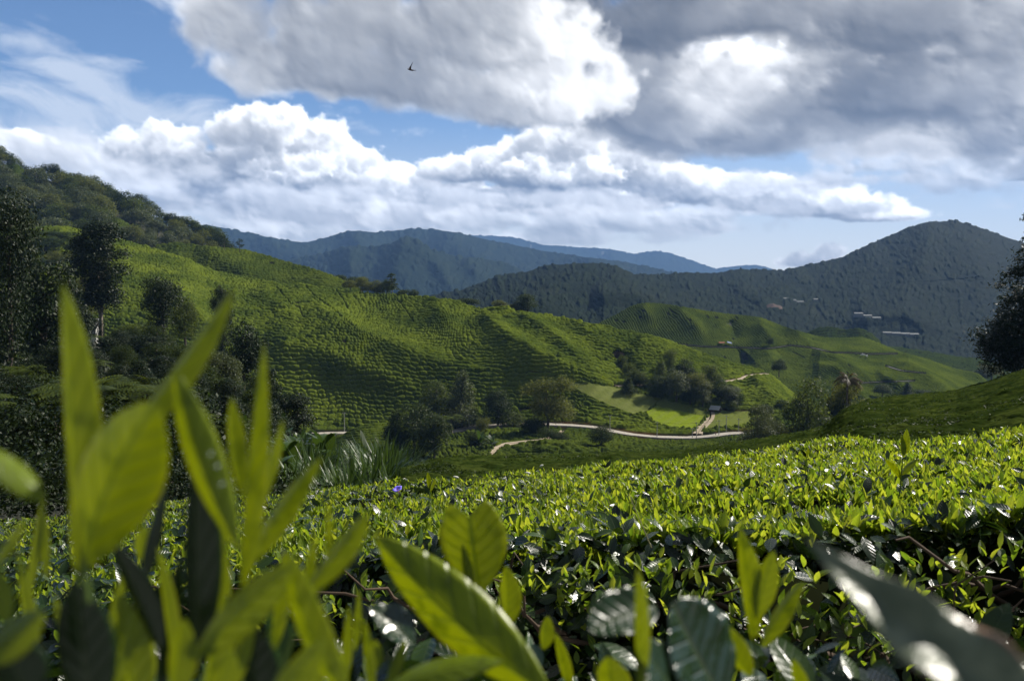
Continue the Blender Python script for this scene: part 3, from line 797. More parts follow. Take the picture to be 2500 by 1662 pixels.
# ---- roads
def ribbon(name, sheet, line, width, mat, lift=.5, gap=0.0):
    a = np.array(line, float)
    t = np.concatenate([[0], np.cumsum(np.hypot(*np.diff(a, axis=0).T))])
    u = np.linspace(0, t[-1], max(8, int(t[-1] / 3)))
    px, py = gsmooth(np.interp(u, t, a[:, 0]), 2), gsmooth(np.interp(u, t, a[:, 1]), 2)
    P = sheet.P(px, py)
    for k in range(3):
        P[:, k] = gsmooth(P[:, k], 2.0)
    T = np.gradient(P[:, :2], axis=0); T /= np.linalg.norm(T, axis=1, keepdims=True) + 1e-9
    S = np.stack([-T[:, 1], T[:, 0], np.zeros(len(T))], 1)
    wob = (1 + .12 * (vnoise(u / 9, u * 0, 3) - .5))[:, None]
    lanes = [(-.5, .5)] if not gap else [(-.5, -gap / 2), (gap / 2, .5)]
    V, F = [], []
    for l, r in lanes:
        rows = [P + S * width * l * wob - np.array([0, 0, 1.2]), P + S * width * l * wob + [0, 0, lift], P + S * width * r * wob + [0, 0, lift], P + S * width * r * wob - np.array([0, 0, 1.2])]
        b = sum(len(v) for v in V)
        V.append(np.concatenate(rows)); n = len(P)
        F.append(grid_faces(4, n) + b)
    o = link(name, raw_mesh(name, np.concatenate(V), np.concatenate(F), smooth=False), mat)
    return tag(o, kind='structure')
ribbon('road', MAIN, ROADS[0], 5.2, MAT['road'], .5)
for k, t in enumerate(TRACKS):
    ribbon('dirt_track', MAIN, t, 4.2 if k != 2 else 3.2, MAT['track'], .9 if k != 2 else .5, gap=.2 if k != 2 else 0)
for t in T2_TRACKS:
    ribbon('dirt_track', T2, t, 2.6, MAT['jungle_soil'], .2)

# ---- shaded tea slope falling from the right towards the valley
NEAR = Sheet([[(980, 1160, 55), (1040, 1142, 60), (1092, 1130, 70), (1200, 1128, 76), (1350, 1126, 80), (1453, 1120, 83), (1555, 1118, 85), (1657, 1114, 90), (1759, 1096, 95), (1836, 1085, 98), (1900, 1075, 100), (1960, 1064, 105), (2014, 1050, 110), (2068, 1006, 120), (2125, 983, 125), (2183, 975, 130), (2297, 967, 130), (2336, 960, 130), (2412, 940, 125), (2500, 910, 115), (2600, 880, 110), (2800, 830, 105), (3300, 760, 100)],
              [(980, 1300, 10), (1500, 1300, 10), (2000, 1250, 10), (2500, 1200, 10), (2800, 1190, 10), (3300, 1180, 10)]],
             spurs=[([(2110, 990), (2060, 1040), (1990, 1085)], .10, 60, 90), ([(2300, 970), (2200, 1030), (2050, 1100)], .05, 60, 90)], smooth=4)
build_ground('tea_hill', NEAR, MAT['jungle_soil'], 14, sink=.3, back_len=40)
build_bushes('tea_bushes', NEAR, .85, 2.2, (3, 9), 1.5, .9, 'dark shaded tea on the slope falling from the right behind the bright shoots', seed=81, bare=.0, back_len=25, fine=.30, flat=.35, wob=.5, crop0=-.9)  # low crop value darkens the tea colour for cloud shade

# ---- left forest hill
LEFTHILL = Sheet([[(-900, 150, 920), (-150, 330, 900), (0, 392, 890), (30, 410, 885), (61, 438, 880), (96, 434, 875), (165, 452, 870), (245, 482, 850), (291, 500, 840), (344, 515, 830), (402, 548, 820), (432, 555, 810), (494, 575, 800), (536, 588, 790), (580, 612, 780)],
                  [(-900, 700, 600), (-150, 640, 640), (200, 640, 660), (580, 660, 700)]], smooth=6)
build_ground('hill', LEFTHILL, MAT['jungle_soil'], 12, sink=.5, back_len=150)

# ---- dark wooded dip on the left
DIP = Sheet([[(-900, 720, 200), (-200, 740, 210), (0, 770, 220), (150, 815, 230), (300, 850, 240), (450, 880, 230), (600, 945, 230), (690, 1025, 210), (760, 1095, 170), (850, 1128, 140), (980, 1150, 100), (1060, 1160, 80)],
             [(-900, 1000, 80), (-200, 1010, 80), (300, 1040, 80), (700, 1130, 70), (1060, 1185, 45)],
             [(-900, 1290, 14), (-200, 1290, 14), (400, 1290, 14), (1060, 1300, 14)]], smooth=8)
build_ground('wooded_dip', DIP, MAT['jungle_soil'], 14, sink=.3, back_len=40)

# ---- haze: one closed box of thin air round everything
def build_haze():
    V = np.array([(x, y, z) for x in (-15800, 15800) for y in (-300, 15700) for z in (-180, 1600)], float)
    F = [(0, 1, 3, 2), (4, 6, 7, 5), (0, 4, 5, 1), (2, 3, 7, 6), (0, 2, 6, 4), (1, 5, 7, 3)]
    m = bpy.data.materials.new('haze_air'); m.use_nodes = True
    m.node_tree.nodes.clear(); g = G(m.node_tree)
    vol = g.new('ShaderNodeVolumePrincipled')
    vol.inputs['Color'].default_value = (.27, .51, 1.0, 1)
    vol.inputs['Density'].default_value = 5.0e-5
    vol.inputs['Anisotropy'].default_value = 0.0
    o = g.new('ShaderNodeOutputMaterial'); g.nt.links.new(vol.outputs[0], o.inputs['Volume'])
    tag(link('haze', raw_mesh('haze', V, F, smooth=False), m), kind='stuff')
build_haze()

# ------------------------------------------------------------------ vegetation builders
def foliage_material(name, a, b, trans=.25, gloss=.2, rough=.5):
    m, g = material(name)
    pos = geo_pos(g)
    rnd = g.new('ShaderNodeObjectInfo').outputs['Random']
    isl = g.new('ShaderNodeNewGeometry').outputs['Random Per Island']
    f = g.m('ADD', g.m('MULTIPLY', isl, .7), g.m('MULTIPLY', g.m('SUBTRACT', g.noise(pos, .5, 2.0), .3), .6), clamp=True)
    col = g.mix(f, a, b)
    col = g.mix(g.m('MULTIPLY', rnd, .35), col, tuple(v * .55 for v in a))
    finish(g, leafy(g, col, trans, rough, gloss, g.v('MULTIPLY', col, (1.9, 1.75, 1.2))))
    return m
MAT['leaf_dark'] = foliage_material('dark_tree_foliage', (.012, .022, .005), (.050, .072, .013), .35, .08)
MAT['leaf_deep'] = foliage_material('shade_darkened_foliage', (.005, .011, .003), (.022, .038, .006), .15, .15)  # shade of the dip put into the leaf colour; the conifer shares it
MAT['leaf_mature_shade'] = foliage_material('shade_darkened_mature_tea', (.010, .022, .004), (.048, .074, .012), .3, .06)  # mature tea leaves with cloud shade put into their colour
MAT['leaf_mid'] = foliage_material('tree_foliage', (.026, .044, .008), (.098, .125, .020), .42, .1)
MAT['leaf_olive'] = foliage_material('olive_tree_foliage', (.042, .056, .013), (.135, .150, .034), .45, .08)
MAT['leaf_grey'] = foliage_material('greyish_tree_foliage', (.034, .048, .016), (.105, .128, .046), .3, .2)
MAT['leaf_rust'] = foliage_material('rusty_fern_foliage', (.035, .028, .010), (.095, .075, .028), .3, .1)
MAT['blade'] = foliage_material('blade_foliage', (.018, .040, .008), (.060, .105, .018), .3, .3, .4)
def bark_material(name, a, b):
    m, g = material(name)
    pos = geo_pos(g)
    n = g.noise(g.v('MULTIPLY', pos, (1, 1, .25)), 4.0, 4.0, .6)
    p = g.new('ShaderNodeBsdfPrincipled'); g.put(p.inputs['Base Color'], g.mix(g.ss(n, .35, .65), a, b)); p.inputs['Roughness'].default_value = .9
    finish(g, p.outputs[0])
    return m
MAT['bark'] = bark_material('tree_bark', (.03, .022, .015), (.10, .08, .06))
MAT['bark_pale'] = bark_material('pale_tree_bark', (.07, .055, .04), (.20, .17, .13))

def frame(d):
    """two unit vectors perpendicular to each of the directions d (n,3)"""
    d = d / (np.linalg.norm(d, axis=1, keepdims=True) + 1e-12)
    a = np.where(np.abs(d[:, 2:3]) > .9, np.array([[1., 0, 0]]), np.array([[0, 0, 1.]]))
    u = np.cross(a, d); u /= np.linalg.norm(u, axis=1, keepdims=True) + 1e-12
    return u, np.cross(d, u)

def leaf_quads(C, N, size, rng, aspect=.55):
    """one rhombic leaf (clump) per centre C facing roughly N"""
    n = len(C)
    u, v = frame(N)
    t = rng.random(n) * 2 * np.pi
    a = u * np.cos(t)[:, None] + v * np.sin(t)[:, None]
    b = np.cross(N / (np.linalg.norm(N, axis=1, keepdims=True) + 1e-12), a)
    s = (np.asarray(size) * rng.uniform(.6, 1.35, n))[:, None]
    V = np.stack([C - a * s * .5, C + b * s * aspect * .5 + N * 0, C + a * s * .5, C - b * s * aspect * .5], 1).reshape(-1, 3)
    F = np.arange(4 * n).reshape(n, 4)
    return V, F

def crown_points(lobes, n, rng, clump=14, spread=.22, shell=(.72, 1.05), upper=-.55):
    """leaf centres and facing directions, gathered in clumps on the outside of ellipsoid lobes"""
    L = np.array(lobes, float)
    area = (L[:, 3] * L[:, 4] + L[:, 4] * L[:, 5] + L[:, 3] * L[:, 5])
    nc = max(6, n // clump)
    pick = rng.choice(len(L), nc * 3, p=area / area.sum())
    d = rng.normal(size=(nc * 3, 3)); d /= np.linalg.norm(d, axis=1, keepdims=True)
    keep = d[:, 2] > upper
    pick, d = pick[keep][:nc], d[keep][:nc]
    c = L[pick, :3] + d * L[pick, 3:6] * rng.uniform(*shell, (len(d), 1))
    k = rng.integers(0, len(c), n)
    rad = (L[pick[k], 3:6].mean(1) * spread)[:, None]
    P = c[k] + rng.normal(size=(n, 3)) * rad * np.array([1, 1, .75])
    N = d[k] * .8 + rng.normal(size=(n, 3)) * .55 + np.array([0, 0, .35])
    N /= np.linalg.norm(N, axis=1, keepdims=True)
    return P, N

def tubes(paths, sides=6):
    """paths: list of (points (k,3), radii (k,)) -> verts, quads"""
    V, F, b = [], [], 0
    for pts, rad in paths:
        pts = np.asarray(pts, float); rad = np.asarray(rad, float)
        T = np.gradient(pts, axis=0)
        u, v = frame(T)
        a = np.linspace(0, 2 * np.pi, sides, endpoint=False)
        ring = pts[:, None] + (u[:, None] * np.cos(a)[None, :, None] + v[:, None] * np.sin(a)[None, :, None]) * rad[:, None, None]
        n = len(pts)
        V.append(ring.reshape(-1, 3))
        i = (np.arange(n - 1)[:, None] * sides + np.arange(sides)[None]).ravel()
        j = (np.arange(n - 1)[:, None] * sides + (np.arange(sides)[None] + 1) % sides).ravel()
        F.append(np.stack([i, j, j + sides, i + sides], 1) + b)
        b += n * sides
    return np.concatenate(V), np.concatenate(F)

def limbs_to(lobes, base, top, r0, rng, extra=0):
    """a trunk from base to top with a limb reaching into every lobe"""
    k = 8
    t = np.linspace(0, 1, k)
    w = rng.normal(size=(k, 3)) * np.array([.02, .02, 0]) * top; w[0] = 0
    tr = np.stack([np.zeros(k), np.zeros(k), base + (top - base) * t], 1) + np.cumsum(w, 0) * .5
    paths = [(tr, r0 * (1 - .75 * t))]
    for lo in lobes:
        c = np.array(lo[:3])
        s = tr[min(k - 2, int(k * rng.uniform(.35, .8)))]
        m = s * .5 + c * .5 + np.array([0, 0, -.08 * top])
        q = np.linspace(0, 1, 6)[:, None]
        paths.append(((1 - q) ** 2 * s + 2 * q * (1 - q) * m + q * q * c, r0 * .42 * (1 - .8 * q[:, 0])))
    return paths

def proto(kind, seed):
    """(crown verts, faces), (trunk verts, faces), height, width"""
    rng = np.random.default_rng(seed)
    H, W = 10.0, 8.0
    lobes, n, leaf = [], 2600, .55
    if kind == 'broad':
        for k in range(8):
            a = rng.random() * 6.28; r = rng.uniform(.8, 2.4)
            lobes.append((math.cos(a) * r, math.sin(a) * r, rng.uniform(2.2, 8.4), rng.uniform(1.4, 2.2), rng.uniform(1.4, 2.2), rng.uniform(1.2, 1.8)))
        lobes += [(0, 0, 8.2, 1.9, 1.9, 1.6), (0, 0, 5.0, 2.6, 2.6, 2.4), (.8, -.8, 3.0, 2.2, 2.2, 1.7)]; base_r = .32
        n, leaf = 9000, .33
    elif kind == 'forest':
        lobes = [(0, 0, 6.4, 3.4, 3.4, 3.4), (0, 0, 3.2, 3.2, 3.2, 2.4), (rng.uniform(-1, 1), rng.uniform(-1, 1), 8.2, 2.0, 2.0, 1.6), (rng.uniform(-2, 2), rng.uniform(-2, 2), 5.6, 2.4, 2.4, 1.9), (rng.uniform(-2, 2), rng.uniform(-2, 2), 6.2, 2.2, 2.2, 1.7)]
        n, leaf, base_r = 3200, .5, .25
    elif kind == 'round':
        lobes = [(0, 0, 6.0, 3.6, 3.6, 3.0), (-1.7, .5, 4.4, 2.2, 2.2, 1.5), (1.8, -.3, 4.5, 2.1, 2.1, 1.5), (.3, 0, 8.0, 1.9, 1.9, 1.5), (0, 1, 5, 2.4, 2.4, 1.6)]
        n, leaf, base_r = 8000, .34, .3
    elif kind == 'tall':
        H, W = 10.0, 4.0
        z = 3.4
        while z < 9.4:
            w = .5 + 1.25 * math.sin(min(1, (z - 3.0) / 6.9) * math.pi) ** .55
            for q in range(3):
                a = rng.random() * 6.28; r = w * rng.uniform(.25, .75)
                lobes.append((math.cos(a) * r, math.sin(a) * r, z + rng.uniform(-.3, .3), rng.uniform(.6, .95), rng.uniform(.6, .95), rng.uniform(.5, .7)))
            z += .45
        n, leaf, base_r = 24000, .16, .16
    elif kind == 'cone':
        for k in range(9):
            z = 1.2 + k * .95
            w = 3.2 * (1 - k / 9.6) ** .8
            for q in range(3):
                a = rng.random() * 6.28
                lobes.append((math.cos(a) * w * .5, math.sin(a) * w * .5, z, w * .55 + .25, w * .55 + .25, .75))
        W = 7.0
        n, leaf, base_r = 8000, .34, .25
    elif kind == 'airy':
        for k in range(16):
            a = rng.random() * 6.28; r = rng.uniform(.6, 3.0); z = rng.uniform(2.6, 8.6)
            r *= math.sin(min(1, z / 9.4) * math.pi) ** .4
            lobes.append((math.cos(a) * r, math.sin(a) * r, z, rng.uniform(.9, 1.5), rng.uniform(.9, 1.5), rng.uniform(.8, 1.3)))
        n, leaf, base_r = 11000, .25, .22
    elif kind == 'vine':
        W = 5.0
        for k in range(14):
            z = .8 + k * .66
            w = 1.0 + .9 * vnoise(np.array(k * .7), np.array(seed * 1.0), 3) + (.6 if 8 < k < 13 else 0)
            a = rng.random() * 6.28
            lobes.append((math.cos(a) * .7, math.sin(a) * .7, z, w, w, .8))
        n, leaf, base_r = 16000, .21, .25
    elif kind == 'conifer':
        W = 5.6
        for k in range(15):
            z = .9 + k * .62
            w = (2.7 * (1 - (k / 15.2) ** 1.5) + .15) * rng.uniform(.8, 1.1) * (.75 if k < 2 else 1)
            for q in range(max(2, int(5 * w / 2.5))):
                a = rng.random() * 6.28
                r = w * rng.uniform(.45, .8)
                lobes.append((math.cos(a) * r, math.sin(a) * r, z - .14 * r + rng.uniform(-.2, .2), .42 * w + .12, .42 * w + .12, .26 + .06 * w))
        n, leaf, base_r = 26000, .24, .2
    elif kind == 'pine':
        W = 5.0
        for k in range(7):
            z = 3.0 + k * 1.05
            for q in range(2):
                a = rng.random() * 6.28; r = (2.0 - .22 * k) * rng.uniform(.6, 1)
                lobes.append((math.cos(a) * r, math.sin(a) * r, z, .9, .9, .34))
        lobes.append((0, 0, 9.6, .4, .4, .5))
        n, leaf, base_r = 1500, .4, .18
    elif kind == 'shrub':
        H, W = 4.0, 6.0
        for k in range(9):
            a = rng.random() * 6.28; r = rng.uniform(.2, 1.9)
            lobes.append((math.cos(a) * r, math.sin(a) * r, rng.uniform(.9, 2.6), rng.uniform(.9, 1.4), rng.uniform(.9, 1.4), rng.uniform(.8, 1.2)))
        n, leaf, base_r = 7000, .2, .1
    P, N = crown_points(lobes, n, rng, clump=12, spread=.20 if kind in ('broad', 'round', 'forest', 'shrub') else .3)
    if kind == 'conifer':
        N = N * .4 + np.array([0, 0, .6])
        N += rng.normal(size=N.shape) * .35
    W = 2 * float(np.percentile(np.abs(P[:, :2]), 98.0)); H = float(np.percentile(P[:, 2], 99.3))
    cv, cf = leaf_quads(P, N, leaf, rng, .5 if kind != 'conifer' else .32)
    paths = limbs_to(lobes[::2] if len(lobes) > 10 else lobes, -.4, H * .86, base_r, rng)
    tv, tf = tubes(paths, 6)
    return (cv, cf), (tv, tf), H, W

def blade(base, direc, length, width, droop, rng, segs=7):
    """a long arching leaf blade: returns verts (2*(segs+1)) and quads"""
    t = np.linspace(0, 1, segs + 1)
    d = np.asarray(direc, float); d = d / np.linalg.norm(d)
    h = np.array([d[0], d[1], 0]); h = h / (np.linalg.norm(h) + 1e-9)
    P = np.asarray(base)[None] + d[None] * (t * length)[:, None] + (h * .35 * droop * length)[None] * (t ** 2)[:, None] - np.array([0, 0, droop * length])[None] * (t ** 2.2)[:, None]
    side = np.cross(d, [0, 0, 1]); side = side / (np.linalg.norm(side) + 1e-9)
    w = width * np.sin(np.pi * np.clip(t * .93 + .07, 0, 1)) ** .7 * .5
    V = np.concatenate([P - side[None] * w[:, None] - np.array([0, 0, .12]) * 0, P + side[None] * w[:, None]])
    n = segs + 1
    i = np.arange(segs)
    return V, np.stack([i, i + 1, i + 1 + n, i + n], 1)

def frond_proto(kind, seed):
    rng = np.random.default_rng(seed)
    V, F, b = [], [], 0
    def add(v, f):
        nonlocal b
        V.append(v); F.append(f + b); b += len(v)
    paths = []
    if kind == 'banana':
        H, W = 5.0, 5.0
        for k in range(11):
            a = rng.random() * 6.28; e = rng.uniform(.7, 1.35)
            add(*blade((rng.normal() * .1, rng.normal() * .1, rng.uniform(1.2, 2.4)), (math.cos(a) * math.cos(e), math.sin(a) * math.cos(e), math.sin(e)), rng.uniform(2.0, 3.2), rng.uniform(.5, .75), rng.uniform(.1, .6), rng))
        paths = [(np.array([[0, 0, -.3], [0, 0, 1.2], [.1, 0, 2.5]]), np.array([.2, .17, .08]))]
    elif kind == 'reeds':
        H, W = 4.0, 4.0
        for k in range(90):
            a = rng.random() * 6.28; e = rng.uniform(1.0, 1.5); r = rng.uniform(0, 1.3)
            add(*blade((math.cos(a) * r, math.sin(a) * r, 0), (math.cos(a + rng.normal() * .6) * math.cos(e), math.sin(a) * math.cos(e), math.sin(e)), rng.uniform(2.2, 4.2), rng.uniform(.07, .14), rng.uniform(.05, .5), rng, 5))
        paths = [(np.array([[0, 0, -.2], [0, 0, .5]]), np.array([.12, .05]))]
    else:   # tree fern
        H, W = 8.0, 6.0
        for k in range(22):
            a = k * 2.4 + rng.normal() * .2; e = rng.uniform(.2, .9)
            d = np.array([math.cos(a) * math.cos(e), math.sin(a) * math.cos(e), math.sin(e)])
            L = rng.uniform(2.4, 3.2); dr = rng.uniform(.35, .7)
            for q in range(14):       # leaflets along the arching rib
                t = (q + 1) / 14
                h = np.array([d[0], d[1], 0]); h /= np.linalg.norm(h)
                p = np.array([0, 0, 6.6]) + d * t * L + h * .35 * dr * L * t * t - np.array([0, 0, dr * L]) * t ** 2.2
                s = np.array([-h[1], h[0], 0])
                for sg in (-1, 1):
                    add(*blade(p, s * sg + h * .5 + np.array([0, 0, -.25]), .85 * math.sin(math.pi * min(1, t * .8 + .15)) + .1, .16, .2, rng, 2))
        paths = [(np.array([[0, 0, -.4], [.1, 0, 2], [0, .1, 4.5], [0, 0, 6.7]]), np.array([.25, .18, .16, .2]))]
    tv, tf = tubes(paths, 6)
    return (np.concatenate(V), np.concatenate(F)), (tv, tf), H, W

PROTO = {}
def get_proto(kind, var, mat, bark='bark'):
    key = (kind, var, mat, bark)
    if key not in PROTO:
        (cv, cf), (tv, tf), H, W = (frond_proto if kind in ('banana', 'reeds', 'tree_fern') else proto)(kind, hash2(np.array(var), np.array(len(kind)), 5) * 1e6 // 1 and int(var * 101 + sum(map(ord, kind))))
        c = raw_mesh('crown', cv, cf, smooth=False); c.materials.append(MAT[mat])
        t = raw_mesh('trunk', tv, tf); t.materials.append(MAT[bark])
        PROTO[key] = (c, t, H, W)
    return PROTO[key]

PART = {'banana': ('leaves', 'stem'), 'reeds': ('blades', 'stem'), 'tree_fern': ('fronds', 'trunk'), 'shrub': ('foliage', 'stems')}
NAME = {'broad': 'broadleaf_tree', 'forest': 'forest_tree', 'round': 'round_tree', 'tall': 'tall_tree', 'cone': 'conical_tree', 'airy': 'feathery_tree', 'vine': 'vine_covered_tree', 'conifer': 'conifer_tree', 'pine': 'pine_tree',
        'shrub': 'shrub', 'banana': 'banana_plant', 'reeds': 'reed_clump', 'tree_fern': 'tree_fern'}
CATS = {'shrub': 'shrub', 'banana': 'plant', 'reeds': 'plant', 'tree_fern': 'tree fern'}
def plant_at(kind, loc, h, w, label, mat='leaf_dark', var=0, rot=None, group=None, bark='bark', lean=0.0):
    c, t, H, W = get_proto(kind, var, mat, bark)
    r = thing(NAME[kind], label, CATS.get(kind, 'tree'), tuple(loc), group)
    r.scale = (w / W, w / W, h / H)
    r.rotation_euler = (lean, 0, random.random() * 6.28 if rot is None else rot)
    a, b = PART.get(kind, ('crown', 'trunk'))
    link(a, c, parent=r); link(b, t, parent=r)
    return r
def plant(kind, sheet, px, py, top, wpx, label, mat='leaf_dark', var=0, group=None, D=None, **kw):
    D = float(sheet.D(px, py)) if D is None else D
    p = at(px, py, D)
    return plant_at(kind, p - np.array([0, 0, .2]), (py - top) * D / FPX, wpx * D / FPX, label, mat, var, group=group, **kw)

# ------------------------------------------------------------------ forest trees on the upper left hill
def skyline_y(px):
    return np.interp(px, [-170, 0, 30, 61, 80, 96, 120, 165, 184, 230, 245, 270, 291, 306, 325, 344, 365, 383, 402, 432, 460, 494, 520, 536, 545], [278, 357, 377, 407, 425, 400, 398, 420, 424, 432, 449, 455, 465, 487, 486, 474, 492, 506, 514, 522, 532, 545, 548, 556, 566])
TEA_GAPS = [[(-10, 395), (30, 410), (70, 450), (100, 478), (60, 475), (-10, 440)], [(250, 545), (285, 528), (320, 560), (335, 580), (250, 585)]]
def forest_hill():
    n = 0
    x = -170
    while x < 540:                                         # the ones that make the skyline
        top = float(skyline_y(x)) + random.uniform(-3, 6)
        yb = float(LEFTHILL.guide(0, x)[0]) + 5
        h = max(26, yb - top)
        plant('forest' if random.random() < .75 else 'broad', LEFTHILL, x, yb, top, random.uniform(30, 46),
              'dark forest tree on the crest of the upper left hill, seen against the sky', random.choice(['leaf_dark', 'leaf_dark', 'leaf_mid']), random.randrange(5), 'forest trees on the hill crest')
        x += random.uniform(15, 24); n += 1
    for row, dy in enumerate(range(14, 215, 17)):
        x = -150 + (row % 2) * 14
        while x < 560 - dy * .05:
            px = x + random.uniform(-8, 8)
            yb = float(LEFTHILL.guide(0, min(px, 578))[0]) + dy + 18 + random.uniform(-6, 6)
            x += random.uniform(24, 40)
            if yb > 655 or any(bool(in_poly(np.array(px), np.array(yb - 15), np.array(g) if False else g)) for g in TEA_GAPS):
                continue
            if px > 180 and yb > 585 + (px - 180) * .09 + 20:
                continue
            h = random.uniform(44, 80) * (1.0 if px < 330 else .7)
            low = yb > 575
            plant('forest' if random.random() < .7 else 'broad', LEFTHILL, px, yb, yb - h, h * random.uniform(.75, 1.05),
                  'rounded forest tree low on the upper left hill above the tea' if low else 'rounded forest tree on the slope of the upper left hill', random.choice(['leaf_dark', 'leaf_mid', 'leaf_olive', 'leaf_grey', 'leaf_grey']),
                  random.randrange(5), 'forest trees above the tea edge' if low else 'forest trees on the hill slope', bark='bark_pale')
            n += 1
    return n
N_FOREST = forest_hill()
for poly, lab in ((TEA_GAPS[0], 'green tea clearing between the forest trees at the far upper left'), (TEA_GAPS[1], 'green tea clearing among the trees above the bright shoulder')):
    a = np.array(poly, float); c = a.mean(0)
    sh = Sheet([[(a[:, 0].min(), a[:, 1].min() + 12, float(LEFTHILL.D(c[0], c[1])) - 8), (c[0], a[:, 1].min() + 4, float(LEFTHILL.D(c[0], c[1])) - 8), (a[:, 0].max(), a[:, 1].max() - 25, float(LEFTHILL.D(c[0], c[1])) - 8)],
                [(a[:, 0].min(), a[:, 1].max() + 10, float(LEFTHILL.D(c[0], a[:, 1].max() + 10)) - 8), (a[:, 0].max(), a[:, 1].max() + 10, float(LEFTHILL.D(c[0], a[:, 1].max() + 10)) - 8)]], smooth=5)
    build_bushes('tea_bushes', sh, 1.2, 2.4, (3, 6), 1.6, 1.3, lab, seed=91, back_len=15, crop0=-.6)

# ------------------------------------------------------------------ trees and shrubs placed one by one
T = plant
# skyline of the main hill
T('pine', MAIN, 548, 608, 575, 20, 'small dark pine on the skyline beside the forest edge', var=1, D=640)
T('pine', MAIN, 585, 612, 583, 22, 'lone small pine on the skyline of the dark tea shoulder', var=2, D=640)
T('pine', T0, 958, 722, 667, 28, 'slim pine rising highest from the clump on the central crest', var=3, D=566)
T('broad', T0, 885, 718, 676, 42, 'olive bushy tree, first of the clump on the central crest', 'leaf_olive', 1, D=570)
T('broad', T0, 920, 722, 684, 40, 'olive bushy tree in the middle of the clump on the central crest', 'leaf_olive', 2, D=568)
T('broad', T0, 946, 724, 682, 36, 'dark bushy tree beside the slim pine on the central crest', 'leaf_mid', 3, D=566)
T('shrub', MAIN, 985, 728, 706, 36, 'low dark shrub at the foot of the slim crest pine', 'leaf_dark', 1, D=560)
T('shrub', MAIN, 1010, 731, 707, 34, 'dark shrub with a ragged top on the crest after the pine', 'leaf_dark', 2, D=560)
T('shrub', T0, 855, 705, 684, 46, 'pale green shrub where the two tea crests meet', 'leaf_olive', 3, D=585)
T('shrub', T0, 820, 690, 670, 60, 'low dark thicket on the far side of the dark tea shoulder', 'leaf_dark', 1, D=655)
T('shrub', T0, 870, 697, 676, 60, 'low dark thicket behind the olive trees of the central crest', 'leaf_dark', 2, D=655)
T('broad', MAIN, 1288, 768, 718, 56, 'dark spreading tree on the crest left of the striped tea hill', 'leaf_dark', 4, D=545)
T('broad', MAIN, 1262, 766, 735, 34, 'small dull tree joined to the spreading tree on the crest', 'leaf_olive', 0, D=546)
T('shrub', MAIN, 1218, 756, 732, 50, 'yellowish shrub in the notch of the crest', 'leaf_olive', 2, D=552)
T('shrub', MAIN, 1140, 745, 728, 70, 'low dark hedge of shrubs behind the crest notch', 'leaf_dark', 3, D=560)
# along the road in the centre
T('cone', MAIN, 1128, 1046, 906, 84, 'tall grey-green conical tree beside the road', 'leaf_grey', 1)
T('broad', MAIN, 1062, 1040, 930, 92, 'grey-green bushy tree left of the tall conical tree', 'leaf_mid', 2)
T('tree_fern', MAIN, 1102, 1062, 1006, 66, 'tree fern with drooping fronds at the road edge', 'leaf_mid', 1)
T('broad', MOUND, 1012, 1125, 985, 130, 'big dark tree standing in front of the road beside the tea mound', 'leaf_dark', 3)
T('cone', MOUND, 968, 1128, 1000, 84, 'dark conical tree on the left side of the big dark tree by the mound', 'leaf_dark', 2)
T('broad', MAIN, 1062, 1126, 1012, 96, 'dark leafy tree on the right side of the big dark tree by the mound', 'leaf_dark', 1)
T('broad', MAIN, 1216, 1040, 950, 72, 'dark tree with a pale stem standing over the road bend', 'leaf_dark', 0, bark='bark_pale')
T('shrub', MAIN, 1180, 1062, 1018, 40, 'upright olive shrub poking above the banana clump', 'leaf_olive', 1)
T('banana', MAIN, 1172, 1098, 1040, 66, 'banana plant, left one of the pair above the lower track', 'blade', 1)
T('banana', MAIN, 1200, 1100, 1044, 66, 'banana plant, right one of the pair above the lower track', 'blade', 2)
T('shrub', MAIN, 1160, 1096, 1052, 54, 'dark shrub tucked under the banana plants', 'leaf_dark', 2)
T('airy', MAIN, 1338, 1062, 916, 132, 'big feathery olive tree over the road in the centre', 'leaf_olive', 1)
T('shrub', MAIN, 1300, 1064, 1018, 74, 'dark shrub at the foot of the big feathery tree', 'leaf_dark', 4)
T('shrub', MAIN, 1352, 1080, 1044, 70, 'black-green thicket below the big feathery tree', 'leaf_dark', 5)
T('round', MAIN, 1468, 1098, 1039, 62, 'small round dark tree alone on the tea below the road', 'leaf_dark', 1)
T('shrub', MAIN, 1255, 1042, 1004, 70, 'green bank shrub behind the road before the feathery tree', 'leaf_mid', 3)
T('cone', MAIN, 1536, 964, 920, 44, 'small dense conical tree in front of the bank by the upper track', 'leaf_dark', 3)
for k, (x, yb, tp, w, lab) in enumerate([(1523, 905, 866, 30, 'topmost bush in the gully of the main tea hill'), (1534, 925, 884, 34, 'second bush down the gully of the main tea hill'), (1548, 940, 900, 38, 'third bush down the gully, above the conical tree'), (1562, 945, 908, 44, 'broad bush at the gully foot right of the conical tree')]):
    T('shrub', MAIN, x, yb, tp, w, lab, 'leaf_mid', k, 'bushes in the gully')
